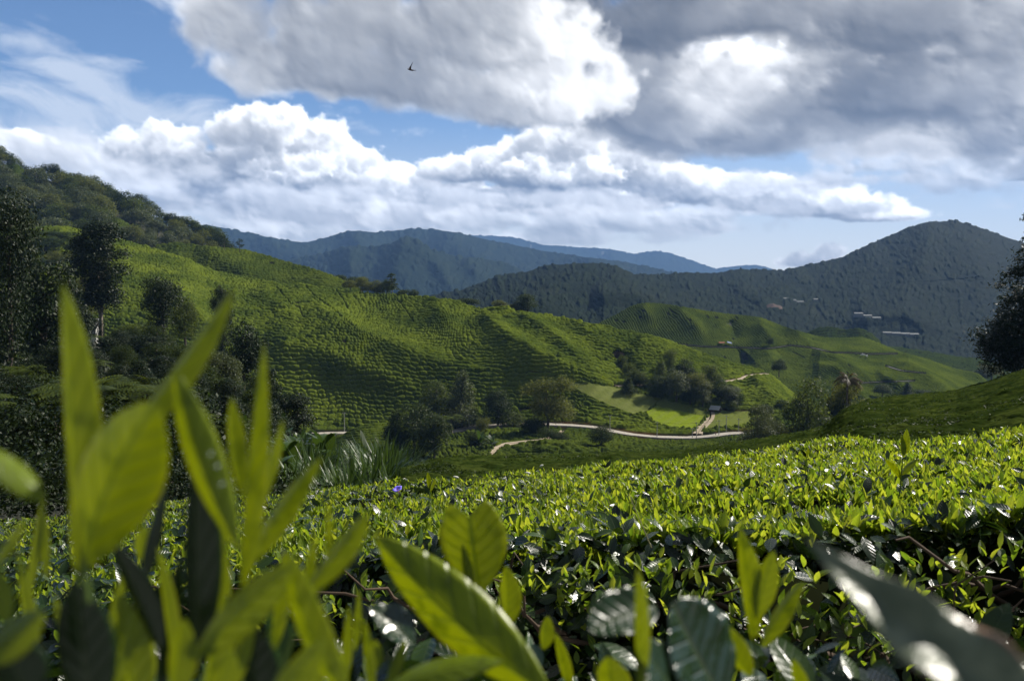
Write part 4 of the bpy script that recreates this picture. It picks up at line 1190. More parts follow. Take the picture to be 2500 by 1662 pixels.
grove = [('vine', 1636, 915, 852, 40, 'narrow tree with the highest pointed top of the hillside grove', 'leaf_mid'), ('cone', 1612, 945, 880, 62, 'conical tree on the left edge of the hillside grove', 'leaf_mid'), ('broad', 1672, 945, 876, 70, 'broad dark tree just right of the pointed top in the hillside grove', 'leaf_dark'),
         ('broad', 1652, 985, 905, 70, 'round greyish tree in the middle of the hillside grove', 'leaf_grey'), ('broad', 1605, 975, 916, 56, 'dark tree at the lower left of the hillside grove', 'leaf_dark'), ('broad', 1700, 985, 910, 76, 'wide rounded tree with a pale dome in the hillside grove', 'leaf_olive'),
         ('broad', 1735, 960, 890, 64, 'rounded tree at the upper right of the hillside grove', 'leaf_mid'), ('broad', 1760, 985, 925, 60, 'dark tree on the right edge of the hillside grove', 'leaf_dark'), ('airy', 1716, 998, 934, 62, 'silvery tree above the little hut', 'leaf_grey'), ('airy', 1780, 999, 940, 60, 'silvery tree right of the little hut', 'leaf_grey'),
         ('shrub', 1790, 1006, 978, 40, 'low bush beside the hut at the end of the track', 'leaf_mid'), ('shrub', 1800, 998, 960, 50, 'low dark bush at the right foot of the hillside grove', 'leaf_dark'), ('broad', 1640, 965, 900, 50, 'small dark tree deep inside the hillside grove', 'leaf_dark'), ('broad', 1685, 990, 944, 56, 'dark understorey tree behind the light field', 'leaf_dark')]
for k, (kd, x, yb, tp, w, lab, mt) in enumerate(grove):
    T(kd, MAIN, x, yb, tp, w * .86, lab, mt, k % 5, 'trees of the hillside grove')
T('shrub', T2, 1880, 846, 824, 18, 'small round dark bush alone on the striped tea hill', 'leaf_dark', 1)
T('round', MAIN, 1902, 918, 876, 36, 'dark round tree at the bend of the upper track', 'leaf_dark', 2)
T('round', T2, 2154, 972, 936, 42, 'dark tree with a flat top, first of three at the foot of the striped hill', 'leaf_dark', 3)
T('cone', T2, 2214, 970, 932, 36, 'dark pointed tree, middle of three at the foot of the striped hill', 'leaf_dark', 1)
T('shrub', T2, 2252, 970, 950, 44, 'low dark bush, last of three at the foot of the striped hill', 'leaf_dark', 2)
T('airy', T2, 2420, 925, 890, 60, 'feathery pale tree at the right end of the striped hill', 'leaf_olive', 1, D=820)
T('shrub', T2, 2395, 925, 902, 40, 'greyish bush left of the feathery tree at the end of the striped hill', 'leaf_grey', 2, D=820)
for k, (x, yb, tp, w) in enumerate([(1560, 838, 820, 26), (1590, 838, 822, 26), (1530, 836, 812, 34), (1505, 832, 806, 36)]):
    T('shrub', T2, x, yb, tp, w, 'dark bush in the row where the main hill meets the striped hill', 'leaf_dark', k, 'bushes at the foot of the striped hill')
# right of the centre, rising behind the shaded slope
T('broad', MAIN, 1972, 1150, 926, 118, 'dark round-topped tree with a visible trunk behind the shaded slope', 'leaf_mid', 2, D=262)
T('airy', MAIN, 2070, 1110, 925, 96, 'light leafy tree right of the round-topped dark tree', 'leaf_olive', 2, D=275)
T('tree_fern', MAIN, 2064, 1120, 884, 70, 'tree fern with rusty dead fronds above the light leafy tree', 'leaf_rust', 2, D=272)
T('broad', MAIN, 2035, 1130, 965, 76, 'dark tree filling the gap behind the round-topped tree', 'leaf_dark', 0, D=278)
T('shrub', MAIN, 2090, 1060, 985, 90, 'dark bush at the upper edge of the shaded slope', 'leaf_dark', 3, D=240)
T('shrub', MAIN, 2045, 1100, 1010, 120, 'black-green bush along the edge of the shaded slope', 'leaf_dark', 4, D=230)
for k, (kd, x, yb, tp, w, mt, lab) in enumerate([('airy', 1850, 1120, 985, 70, 'leaf_grey', 'greyish thin tree behind the person on the road'), ('airy', 1880, 1130, 1010, 74, 'leaf_grey', 'greyish thin tree left of the dark round-topped tree'), ('shrub', 1915, 1120, 1040, 90, 'leaf_olive', 'olive bush under the greyish thin trees'), ('shrub', 1830, 1115, 1050, 80, 'leaf_grey', 'grey bush at the road end'),
                                              ('shrub', 1955, 1120, 1040, 90, 'leaf_dark', 'dark bush at the trunk of the round-topped tree'), ('shrub', 1865, 1140, 1080, 110, 'leaf_mid', 'green bush at the valley end of the shaded slope'), ('shrub', 1925, 1130, 1070, 110, 'leaf_dark', 'dark bush on the shoulder of the shaded slope'), ('vine', 1868, 1050, 985, 34, 'leaf_dark', 'small dark tree standing behind the road end'), ('shrub', 1910, 1000, 975, 36, 'leaf_dark', 'small dark bush on the lit slope below the upper track')]):
    T(kd, MAIN, x, yb, tp, w, lab, mt, k % 5, 'bushes at the end of the road', D=(250 + 6 * k) if kd != 'vine' and x != 1910 else None)
T('conifer', NEAR, 2506, 918, 530, 200, 'big dark conifer cut off by the right edge of the picture', 'leaf_deep', 1, D=118)
# ------------------------------------------------------------------ dark trees on the left
T('tall', DIP, 245, 842, 545, 128, 'tall slim dark tree with a bare lower trunk before the left tea slope', 'leaf_deep', 1, bark='bark_pale')
T('vine', DIP, 396, 880, 678, 92, 'vine-covered dark tree before the tea slope, right of the tall slim tree', 'leaf_deep', 2)
T('vine', DIP, 20, 960, 470, 150, 'great shaggy dark tree at the left edge of the picture', 'leaf_deep', 3)
T('broad', DIP, 112, 930, 640, 170, 'dark broad tree between the shaggy edge tree and the tall slim tree', 'leaf_deep', 1)
T('broad', DIP, 175, 880, 690, 100, 'dark tree hiding the white house', 'leaf_deep', 2)
T('airy', DIP, 205, 800, 676, 90, 'olive tree behind the tall slim tree', 'leaf_olive', 3, D=300)
T('broad', DIP, 452, 850, 728, 70, 'grey-green tree right of the vine-covered tree', 'leaf_mid', 0, D=260)
T('broad', DIP, 556, 880, 732, 84, 'dull brownish tree before the rows of the main tea slope', 'leaf_olive', 4)
T('vine', DIP, 545, 890, 700, 50, 'narrow dark tree behind the dull brownish tree', 'leaf_deep', 4, D=250)
T('airy', DIP, 522, 985, 850, 118, 'silvery grey leafy tree in the dark dip', 'leaf_grey', 3)
T('broad', DIP, 596, 975, 790, 96, 'dark glossy tree right of the silvery grey tree', 'leaf_deep', 3)
T('cone', DIP, 660, 1030, 900, 90, 'dark pointed tree at the edge of the dark dip', 'leaf_deep', 0)
T('broad', DIP, 722, 1085, 955, 112, 'dark wide bush-like tree at the start of the visible road', 'leaf_deep', 4)
T('cone', DIP, 672, 1075, 985, 80, 'dark tree left of the wide bush-like tree by the road', 'leaf_deep', 2)
T('shrub', DIP, 315, 850, 790, 90, 'dark shrub between the tall slim tree and the vine-covered tree', 'leaf_mid', 3)
T('shrub', DIP, 345, 870, 826, 90, 'dull shrub at the foot of the vine-covered tree', 'leaf_mid', 2)
T('banana', DIP, 280, 850, 806, 44, 'banana plant beside the trunk of the tall slim tree', 'blade', 3)
T('shrub', MAIN, 150, 645, 612, 60, 'olive shrub on the tea at the left below the forest', 'leaf_olive', 1)
T('shrub', MAIN, 120, 650, 622, 60, 'low olive shrub beside the lit tea knoll at the left', 'leaf_olive', 4)

for k, (x, yb, tp, w) in enumerate([(60, 690, 610, 90), (20, 640, 580, 90), (190, 640, 590, 50), (110, 620, 575, 80), (150, 600, 565, 70), (200, 610, 572, 40), (70, 600, 560, 80)]):
    T('broad' if k % 2 else 'airy', MAIN, x, yb, tp, w, 'scrubby dark tree on the shaded tea edge at the left below the forest', 'leaf_dark', k % 5, 'scrubby trees at the left tea edge')
def dip_trees():
    rng = np.random.default_rng(55)
    spots = [(-40, 1010, 130), (40, 1030, 120), (90, 1000, 110), (150, 960, 120), (230, 950, 100), (300, 930, 90), (340, 985, 110), (390, 960, 80), (430, 930, 90), (470, 1000, 90), (560, 1010, 90), (610, 1060, 110), (650, 1085, 110), (560, 1080, 120), (480, 1075, 110), (400, 1060, 120), (310, 1060, 120), (220, 1050, 120), (700, 1130, 80), (270, 890, 70), (620, 985, 70), (500, 905, 60)]
    for k, (x, yb, h) in enumerate(spots):
        kd = ['broad', 'vine', 'broad', 'cone', 'airy'][int(rng.integers(0, 5))]
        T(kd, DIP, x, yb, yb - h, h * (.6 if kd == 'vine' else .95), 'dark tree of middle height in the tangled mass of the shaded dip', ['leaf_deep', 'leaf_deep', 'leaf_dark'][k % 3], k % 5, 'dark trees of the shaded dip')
dip_trees()
def thicket():
    rng = np.random.default_rng(58)
    for k in range(64):
        px = rng.uniform(-60, 610); y0 = float(DIP.guide(0, px)[0])
        yb = y0 + rng.uniform(8, 130); h = rng.uniform(55, 105) * (1.0 if px < 500 else .8)
        kd = str(rng.choice(['broad', 'broad', 'airy', 'vine', 'cone']))
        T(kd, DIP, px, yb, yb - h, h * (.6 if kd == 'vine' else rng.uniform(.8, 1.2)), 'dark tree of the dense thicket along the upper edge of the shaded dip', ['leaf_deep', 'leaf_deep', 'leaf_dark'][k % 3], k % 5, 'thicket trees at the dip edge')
thicket()
def dip_undergrowth():
    rng = np.random.default_rng(77)
    n = 0
    for k in range(150):                                   # separate shrubs, banana plants and reeds in the dark dip
        px = rng.uniform(-80, 980); u = rng.random()
        y0, _ = DIP.guide(0, px); y1 = 1240
        py = float(y0 + (y1 - y0) * (.04 + .8 * u))
        D = float(DIP.D(px, py))
        kd = rng.choice(['shrub', 'shrub', 'shrub', 'banana', 'reeds', 'tree_fern']) if px < 600 else rng.choice(['reeds', 'reeds', 'reeds', 'reeds', 'banana'])
        h = {'shrub': rng.uniform(2.0, 5.0), 'banana': rng.uniform(3, 5), 'reeds': rng.uniform(2.5, 4.5), 'tree_fern': rng.uniform(4, 6)}[kd]
        h *= min(1.0, D / 70 + .2)
        w = h * {'shrub': 1.5, 'banana': 1.1, 'reeds': 1.0, 'tree_fern': 1.1}[kd]
        lab = {'shrub': 'dark leafy shrub in the thicket of the shaded dip', 'banana': 'banana plant with broad torn leaves in the shaded dip', 'reeds': 'clump of tall narrow reeds in the shaded dip', 'tree_fern': 'tree fern growing among the shrubs of the shaded dip'}[kd]
        plant_at(str(kd), at(px, py, D) - np.array([0, 0, .3]), h, w, lab, {'shrub': ['leaf_deep', 'leaf_deep', 'leaf_dark'][k % 3], 'banana': 'blade', 'reeds': 'blade', 'tree_fern': 'leaf_mid'}[str(kd)], int(rng.integers(0, 4)), group={'shrub': 'shrubs of the dark dip', 'banana': 'banana plants of the dark dip', 'reeds': 'reed clumps of the dark dip', 'tree_fern': 'tree ferns of the dark dip'}[kd])
        n += 1
    # the mass of leaves between them
    m = 110000
    px = rng.uniform(-420, 1040, m); u = rng.random(m) ** .8
    y0 = np.interp(px, DIP.xs, DIP.Y[0])
    py = y0 + (1275 - y0) * u
    P = DIP.P(px, py) + np.stack([rng.normal(0, .3, m), rng.normal(0, .3, m), rng.uniform(0, 1.6, m) * (.3 + fbm(px / 40, py / 25, 2, 9)) * np.clip((780 - px) / 220, .22, 1)], 1)
    N = rng.normal(size=(m, 3)) + np.array([0, -.3, .8])
    V, F = leaf_quads(P, N, np.clip(P[:, 1] * .0048, .12, .8), rng, .5)
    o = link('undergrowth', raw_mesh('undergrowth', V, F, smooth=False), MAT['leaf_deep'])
    tag(o, 'dark tangled undergrowth covering the shaded dip on the left', 'undergrowth', kind='stuff')
dip_undergrowth()

# leaf grain of the mature tea, darkened for the slope's cloud shade
def slope_leaves():
    rng = np.random.default_rng(41)
    m = 110000
    px = rng.uniform(1000, 2620, m); y0 = np.interp(px, NEAR.xs, NEAR.Y[0])
    py = y0 + (1235 - y0) * rng.random(m) ** 1.2
    P = NEAR.P(px, py)
    lump = fbm(P[:, 0] / 2.2, P[:, 1] / 4.0, 3, 6)
    P[:, 2] += .30 + .55 * (lump - .4) + rng.uniform(-.1, .15, m)
    N = rng.normal(size=(m, 3)) * .8 + np.array([0, -.1, .9])
    V, F = leaf_quads(P, N, np.clip(P[:, 1] * .0030, .07, .34), rng, .5)
    o = link('tea_leaves', raw_mesh('tea_leaves', V, F, smooth=False), MAT['leaf_mature_shade'])
    tag(o, 'mature tea foliage coloured darker for cloud shade on the slope behind the bright shoots', 'tea leaves', kind='stuff')
slope_leaves()

# ------------------------------------------------------------------ near tea: leaves
def tea_leaf_material(name, young, big=False):
    m, g = material(name)
    isl = g.new('ShaderNodeNewGeometry').outputs['Random Per Island']
    lu, lv = attr(g, 'lu'), attr(g, 'lv')
    rib = g.ss(g.m('ABSOLUTE', lv), 0.0, .09, 1.0, 0.0)
    vein = g.m('ABSOLUTE', g.m('SUBTRACT', g.m('FRACT', g.m('SUBTRACT', g.m('MULTIPLY', lu, 7.0), g.m('MULTIPLY', g.m('ABSOLUTE', lv), 1.6))), .5))
    vein = g.ss(vein, .0, .16, 1.0, 0.0)
    if young:
        col = g.ramp(isl, [(0, (.060, .115, .008)), (.45, (.120, .185, .010)), (1, (.20, .255, .016))])
        tcol = g.ramp(isl, [(0, (.13, .23, .010)), (.45, (.31, .41, .016)), (1, (.52, .56, .035))])
        if big:
            col = g.ramp(isl, [(0, (.105, .165, .010)), (1, (.18, .235, .016))]); tcol = g.ramp(isl, [(0, (.44, .52, .020)), (1, (.68, .70, .045))])
        col = g.mix(g.m('MULTIPLY', rib, .4), col, (.22, .28, .05))
        tcol = g.mix(g.m('MULTIPLY', g.m('MAXIMUM', rib, g.m('MULTIPLY', vein, .6)), .6), tcol, (.12, .20, .01))
        rim = g.ss(g.m('ABSOLUTE', lv), .72, 1.0)
        tcol = g.mix(g.m('MULTIPLY', rim, .5), tcol, (.62, .62, .12))
        mott = g.noise(geo_pos(g), 55.0, 4.0, .65)
        col = g.mix(g.ss(mott, .5, .75, 0, .45), col, (.05, .085, .01)); tcol = g.mix(g.ss(mott, .48, .75, 0, .5), tcol, (.13, .20, .01))
        tr, ro, sp, bs = .50, .34, .40, .42
    else:
        col = g.ramp(isl, [(0, (.004, .011, .002)), (.6, (.010, .026, .005)), (1, (.030, .058, .008))])
        tcol = g.ramp(isl, [(0, (.015, .04, .004)), (1, (.08, .15, .012))])
        col = g.mix(g.m('MULTIPLY', rib, .5), col, (.05, .075, .025))
        tr, ro, sp, bs = (.10, .24, .75, .40) if big else (.12, .27, .36, .28)
    b = g.new('ShaderNodeBump'); b.inputs['Strength'].default_value = bs; b.inputs['Distance'].default_value = .004
    g.put(b.inputs['Height'], g.m('ADD', g.m('MULTIPLY', g.m('MAXIMUM', rib, vein), -1.0), g.m('MULTIPLY', g.noise(geo_pos(g), 90.0, 2.0), .6)))
    finish(g, leafy(g, col, tr, ro, sp, tcol, b.outputs[0]))
    return m
MAT['young'] = tea_leaf_material('young_tea_leaf', True)
MAT['young_big'] = tea_leaf_material('large_young_tea_leaf', True, True)
MAT['old'] = tea_leaf_material('mature_tea_leaf', False)
def plain(name, col, rough=.8, spec=.3, trans=0):
    m, g = material(name)
    p = g.new('ShaderNodeBsdfPrincipled')
    n = g.noise(geo_pos(g), 8.0, 3.0)
    g.put(p.inputs['Base Color'], g.mix(n, tuple(c * .75 for c in col), tuple(min(1, c * 1.25) for c in col)))
    p.inputs['Roughness'].default_value = rough; p.inputs['Specular IOR Level'].default_value = spec
    finish(g, p.outputs[0])
    return m
MAT['stem'] = plain('green_stem', (.07, .11, .02), .5)
MAT['old_gloss'] = tea_leaf_material('glossy_mature_tea_leaf', False, True)
def dull_leaf():
    m, g = material('dull_grey_green_leaf')
    n = g.noise(geo_pos(g), 40.0, 4.0, .6)
    col = g.mix(g.ss(n, .35, .7), (.055, .075, .038), (.14, .165, .10))
    col = g.mix(g.ss(g.m('ABSOLUTE', attr(g, 'lv')), .82, .97), col, (.16, .09, .06))
    p = g.new('ShaderNodeBsdfPrincipled'); g.put(p.inputs['Base Color'], col); p.inputs['Roughness'].default_value = .36; p.inputs['Specular IOR Level'].default_value = .5
    b = g.new('ShaderNodeBump'); b.inputs['Strength'].default_value = .5; b.inputs['Distance'].default_value = .003
    b.inputs['Strength'].default_value = .8; b.inputs['Distance'].default_value = .006
    g.put(b.inputs['Height'], g.noise(geo_pos(g), 45.0, 4.0, .6)); g.put(p.inputs['Normal'], b.outputs[0])
    finish(g, p.outputs[0])
    return m
MAT['old_grey'] = dull_leaf()
MAT['twig'] = plain('brown_twig', (.06, .04, .025), .9)
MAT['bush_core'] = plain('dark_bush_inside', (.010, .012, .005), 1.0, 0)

def many_leaves(base, direc, normal, length, width, fold, bend, rng, stations=5):
    """vectorised leaves: base (n,3), growing along direc, upper side towards normal; 3 verts per station"""
    n = len(base)
    d = direc / np.linalg.norm(direc, axis=1, keepdims=True)
    s = np.cross(d, normal); s /= np.linalg.norm(s, axis=1, keepdims=True) + 1e-9
    nn = np.cross(s, d)
    t = np.linspace(0, 1, stations)
    prof = np.sin(np.pi * t ** .85) ** .8; prof[0] = .06; prof[-1] = .0
    V = np.empty((n, stations, 3, 3)); A = np.empty((n, stations, 3)); B = np.empty((n, stations, 3))
    for k, tk in enumerate(t):
        c = base + d * (length * tk)[:, None] - nn * (bend * length * tk * tk)[:, None]
        w = (width * prof[k] * .5)[:, None]
        up = nn * (np.abs(fold)[:, None] * w)
        V[:, k, 0] = c - s * w + up; V[:, k, 1] = c; V[:, k, 2] = c + s * w + up
        A[:, k] = tk; B[:, k, 0] = -prof[k]; B[:, k, 1] = 0; B[:, k, 2] = prof[k]
    f = []
    for k in range(stations - 1):
        for q in range(2):
            a = k * 3 + q
            f.append((a, a + 1, a + 4, a + 3))
    F = (np.arange(n)[:, None, None] * stations * 3 + np.array(f)[None]).reshape(-1, 4)
    return V.reshape(-1, 3), F, A.ravel(), B.ravel()

def bed_z(X, D):
    """plucked top of the near tea"""
    return -.235 - .196 * D + .09 * (X - 2.6) + .30 * (fbm(X / 1.5, D / 1.5, 3, 5) - .5) + .10 * (fbm(X / .35, D / .35, 2, 8) - .5)
BED_FAR = 13.0
def rim_D(X):
    return 3.35 + .25 * (vnoise(X * 1.1, X * 0, 4) - .5) * 2 - .25 * np.clip((X - .6) / 1.2, 0, 1)

def near_tea():
    rng = np.random.default_rng(31)
    root = thing('tea_hedge', 'broad clipped tea hedge with a bright carpet of young shoots across the near slope', 'tea hedge', (0, 6, -1.5))
    inv = np.array([0, 6, -1.5])
    # dark woody body: top, front and back faces
    xs = np.linspace(-11, 12, 150)
    ds = np.concatenate([[0, 0, 0, 0], np.linspace(0, 1, 60), [1, 1, 1]])
    V = np.empty((len(ds), len(xs), 3))
    for k, u in enumerate(ds):
        r = rim_D(xs)
        if k < 4:      # the wall towards the camera, closer at its foot on the right
            f = (4 - k) / 4
            D = r - .25 * f - f * np.clip((xs - .3) / .8, 0, 1) * .75
            z = bed_z(xs, r) - .14 - f * 1.6
        elif k >= len(ds) - 3:
            f = (k - (len(ds) - 4)) / 3
            D = np.full_like(xs, BED_FAR) + .5 * f; z = bed_z(xs, D) - .14 - 2.2 * f
        else:
            D = r + (BED_FAR - r) * u; z = bed_z(xs, D) - .13
        V[k] = np.stack([xs, D, z], 1)
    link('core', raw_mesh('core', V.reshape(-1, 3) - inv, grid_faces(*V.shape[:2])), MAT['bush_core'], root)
    # shoots: groups of upright young leaves
    n = 28500
    D = rim_D(np.zeros(n)) + (BED_FAR - 3.35) * rng.random(n) ** 1.15
    X = rng.uniform(-.86, .86, n) * D
    keep = (X > -10.5) & (X < 11.5); D, X = D[keep], X[keep]
    D = np.maximum(D, rim_D(X) + .02)
    n = len(D)
    vig = np.clip(.80 + 1.1 * (fbm(X / 1.2, D / 1.2, 3, 12) - .5) + .85 * (X / D), .12, 1.3)           # shoots are denser and larger towards the right
    Z = bed_z(X, D)
    B, Dr, N, L, W = [], [], [], [], []
    for q in range(4):
        a = rng.random(n) * 6.283
        tilt = rng.uniform(.12, .95, n) * (.5 if q == 0 else 1.0)
        d = np.stack([np.sin(tilt) * np.cos(a), np.sin(tilt) * np.sin(a), np.cos(tilt)], 1)
        nrm = np.stack([-np.cos(a) * np.cos(tilt), -np.sin(a) * np.cos(tilt), np.sin(tilt)], 1) + rng.normal(size=(n, 3)) * .3
        ok = rng.random(n) < (1.0, .95, .8, .5)[q] * np.clip(vig * 1.25, .12, 1)
        B.append((np.stack([X, D, Z - .05 + q * .008], 1) + rng.normal(size=(n, 3)) * .012)[ok]); Dr.append(d[ok]); N.append(nrm[ok])
        L.append((rng.uniform(.05, .105, n) * (.62 + .42 * vig))[ok]); W.append((rng.uniform(.018, .034, n) * (.7 + .35 * vig))[ok])
    B, Dr, N, L, W = map(np.concatenate, (B, Dr, N, L, W))
    m = len(B)
    v, f, a, b = many_leaves(B, Dr, N, L, W, rng.uniform(.15, .7, m), rng.uniform(-.1, .28, m), rng)
    o = link('young_leaves', raw_mesh('young_leaves', v - inv, f, {'lu': a, 'lv': b}), MAT['young'], root); tag(o, kind='stuff')
    # mature leaves lying in and under the shoots, and down the wall
    n = 17500
    D = 3.2 + (BED_FAR - 3.2) * rng.random(n) ** 1.3; X = rng.uniform(-.86, .86, n) * D
    keep = (X > -10.5) & (X < 11.5); D, X = D[keep], X[keep]; D = np.maximum(D, rim_D(X))
    P1 = np.stack([X, D, bed_z(X, D) - rng.uniform(-.03, .10, len(X))], 1)
    N1 = rng.normal(size=P1.shape) * .45 + np.array([0, -.25, .9])
    n2 = 11500
    X2 = rng.uniform(-3.6, 3.8, n2); u = rng.random(n2) ** .8
    u = np.where(X2 < .35, u * .30 * (1 + .5 * rng.random(n2)), u)
    r = rim_D(X2)
    P2 = np.stack([X2, r - .1 - .22 * u - u * np.clip((X2 - .3) / .8, 0, 1) * .8 - rng.random(n2) * .22, bed_z(X2, r) - .05 - u * 1.5], 1)
    N2 = rng.normal(size=P2.shape) * .5 + np.array([0, -.55, .65])
    B = np.concatenate([P1, P2]); N = np.concatenate([N1, N2]); N /= np.linalg.norm(N, axis=1, keepdims=True)
    q = rng.normal(size=B.shape); dr = q - N * (q * N).sum(1, keepdims=True)
    m = len(B)
    L = rng.uniform(.06, .12, m); W = L * rng.uniform(.38, .5, m)
    v, f, a, b = many_leaves(B, dr, N, L, W, rng.uniform(.05, .35, m), rng.uniform(.0, .35, m), rng)
    o = link('mature_leaves', raw_mesh('mature_leaves', v - inv, f, {'lu': a, 'lv': b}), MAT['old'], root); tag(o, kind='stuff')
    # young side shoots on the wall at the right
    n3 = 3000
    X3 = rng.uniform(-2.4, 2.7, n3); u = rng.random(n3) ** 1.5 * np.clip(.14 + X3 * .7, .12, 1); r = rim_D(X3)
    c = np.stack([X3, r - .2 - .25 * u - u * np.clip((X3 - .3) / .8, 0, 1) * .85 - .1, bed_z(X3, r) - .02 - u * 1.3], 1)
    c = np.repeat(c, 3, 0) + rng.normal(size=(n3 * 3, 3)) * .015
    a3 = rng.random(n3 * 3) * 6.283; t3 = rng.uniform(.2, 1.1, n3 * 3)
    d3 = np.stack([np.sin(t3) * np.cos(a3), np.sin(t3) * np.sin(a3), np.cos(t3)], 1)
    k3 = rng.random(n3 * 3) < .45 * np.clip(.12 + np.repeat(X3, 3) * 1.2, .12, 1)
    v, f, a, b = many_leaves(c[k3], d3[k3], (np.stack([-np.cos(a3), -np.sin(a3), np.sin(t3)], 1) + rng.normal(size=(n3 * 3, 3)) * .3)[k3], rng.uniform(.04, .075, k3.sum()), rng.uniform(.016, .028, k3.sum()), rng.uniform(.2, .6, k3.sum()), rng.uniform(0, .3, k3.sum()), rng)
    o = link('side_shoots', raw_mesh('side_shoots', v - inv, f, {'lu': a, 'lv': b}), MAT['young'], root); tag(o, kind='stuff')
    # bare branches and twigs in the gap in front
    paths = []
    for k in range(150):
        x = rng.uniform(-1.4, 1.9); r0 = float(rim_D(np.array(x)))
        s = np.array([x, r0 - rng.uniform(0, .3), float(bed_z(np.array(x), np.array(r0))) - rng.uniform(.15, 1.1)])
        e = s + np.array([rng.normal() * .35, -rng.uniform(.05, .4), rng.uniform(-.1, .35)])
        t = np.linspace(0, 1, 6)[:, None]
        pts = s * (1 - t) + e * t + rng.normal(size=(6, 3)) * .025
        paths.append((pts, np.linspace(.009, .0025, 6) * rng.uniform(.5, 1.5)))
    tv, tf = tubes(paths, 5)
    link('branches', raw_mesh('branches', tv - inv, tf), MAT['twig'], root)
near_tea()

def own_bush():
    """the bush the camera looks over: dark leaves low in the frame"""
    rng = np.random.default_rng(99)
    root = thing('tea_bush', 'dark nearest tea bush along the bottom of the picture, under the blurred shoots', 'tea bush', (0, .8, -1.0))
    inv = np.array([0, .8, -1.0])
    X = np.linspace(-1.6, 1.6, 40); U = np.linspace(0, 1, 16)
    V = np.array([[(x, .25 + 1.15 * u, -.50 - .16 * u - .65 * max(0, u - .75) ** 2 * 8 + .05 * float(vnoise(np.array(x * 5), np.array(u * 6), 2))) for x in X] for u in U])
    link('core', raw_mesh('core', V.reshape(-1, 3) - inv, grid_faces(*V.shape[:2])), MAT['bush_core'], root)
    n = 900
    D = rng.uniform(.45, 1.35, n); X = rng.uniform(-.75, .75, n) * D
    P = np.stack([X, D, -.40 - .16 * (D - .25) - rng.uniform(.0, .10, n)], 1)
    N = rng.normal(size=(n, 3)) * .5 + np.array([0, -.2, .8]); N /= np.linalg.norm(N, axis=1, keepdims=True)
    q = rng.normal(size=P.shape); dr = q - N * (q * N).sum(1, keepdims=True)
    L = rng.uniform(.05, .10, n)
    v, f, a, b = many_leaves(P, dr, N, L, L * rng.uniform(.36, .48, n), rng.uniform(.1, .4, n), rng.uniform(0, .4, n), rng, 7)
    tag(link('mature_leaves', raw_mesh('mature_leaves', v - inv, f, {'lu': a, 'lv': b}), MAT['old'], root), kind='stuff')
own_bush()

# ------------------------------------------------------------------ big near shoots, leaf by leaf
def hero_leaf(parent, origin, base, tip, wpx, D0, D1=None, bow=0.0, roll=0.0, fold=.35, mat='young_big', peak=.45, curl=0.0, notch=0.0, wavy=.0, name='leaf', label=None, seed=0, blunt=.8, glint=0):
    """a leaf from pixel base to pixel tip, wpx wide as seen, bent sideways by bow pixels, turned by roll about its midrib"""
    D1 = D0 if D1 is None else D1
    ns, nw = 30, 11
    b, t_ = np.array(base, float), np.array(tip, float)
    ax = t_ - b; L = np.hypot(*ax); perp = np.array([-ax[1], ax[0]]) / L
    t = np.linspace(0, 1, ns)
    mid = (b + t_) / 2 + perp * bow
    q = ((1 - t) ** 2)[:, None] * b + (2 * t * (1 - t))[:, None] * mid + (t ** 2)[:, None] * t_
    Dm = D0 + (D1 - D0) * t - curl * (t ** 2) * .0
    P = at(q[:, 0], q[:, 1], Dm)
    T = np.gradient(P, axis=0); T /= np.linalg.norm(T, axis=1, keepdims=True)
    view = P / np.linalg.norm(P, axis=1, keepdims=True)
    S = np.cross(T, view); S /= np.linalg.norm(S, axis=1, keepdims=True)
    Nn = np.cross(S, T)
    cr, sr = math.cos(roll), math.sin(roll)
    if glint:      # turn the blade about its midrib so that its face mirrors the sun towards the lens
        k = ns // 2
        hv = np.array(SUN_DIR) - view[k]; hv /= np.linalg.norm(hv)
        roll = math.atan2(-float(S[k] @ hv), float(Nn[k] @ hv)) + roll * .0 + glint - 1.0
        cr, sr = math.cos(roll), math.sin(roll)
    S, Nn = S * cr + Nn * sr, Nn * cr - S * sr
    # outline: swells to its widest at `peak`, narrows to a stalk at the base and to a point at the tip
    e = math.log(.5) / math.log(peak)
    w = np.sin(np.pi * np.clip(t, 0, 1) ** e) ** blunt
    w = np.maximum(w, .05 * (1 - t))
    if notch:
        w = np.clip(np.sin(np.pi * np.clip(t * .8, 0, 1) ** 1.1), 0, 1) ** .8
    W = w * wpx * .5 * Dm / FPX / max(.4, abs(cr))
    v = np.linspace(-1, 1, nw)
    rng = np.random.default_rng(abs(seed) + 3)
    ph = rng.random(4) * 6.28
    V = np.empty((ns, nw, 3)); A = np.empty((ns, nw)); B = np.empty((ns, nw))
    for k in range(nw):
        off = S * (W * v[k])[:, None]
        h = fold * np.abs(v[k]) ** 1.2 * W * (1 - .35 * curl) + curl * W * (v[k] ** 2)
        h = h + wavy * W * np.sin(t * 19 + ph[0] + (v[k] > 0) * 1.7) * abs(v[k]) ** 2
        V[:, k] = P + off + Nn * h[:, None]
        if notch:
            V[:, k] += T * (notch * L * Dm / FPX * (1 - (1 - abs(v[k])) ** 1.5) * np.clip((t - .55) / .45, 0, 1) ** 1.5 - notch * L * Dm / FPX * .5 * np.clip((abs(v[k]) - .65) / .35, 0, 1) ** 2 * np.clip((t - .7) / .3, 0, 1))[:, None]
        A[:, k] = t; B[:, k] = v[k] * w
    o = link(name, raw_mesh(name, V.reshape(-1, 3) - origin, grid_faces(ns, nw), {'lu': A.ravel(), 'lv': B.ravel()}), MAT[mat], parent)
    so = o.modifiers.new('thickness', 'SOLIDIFY'); so.thickness = .0005; so.offset = 0
    if label:
        o['label'] = label
    return o

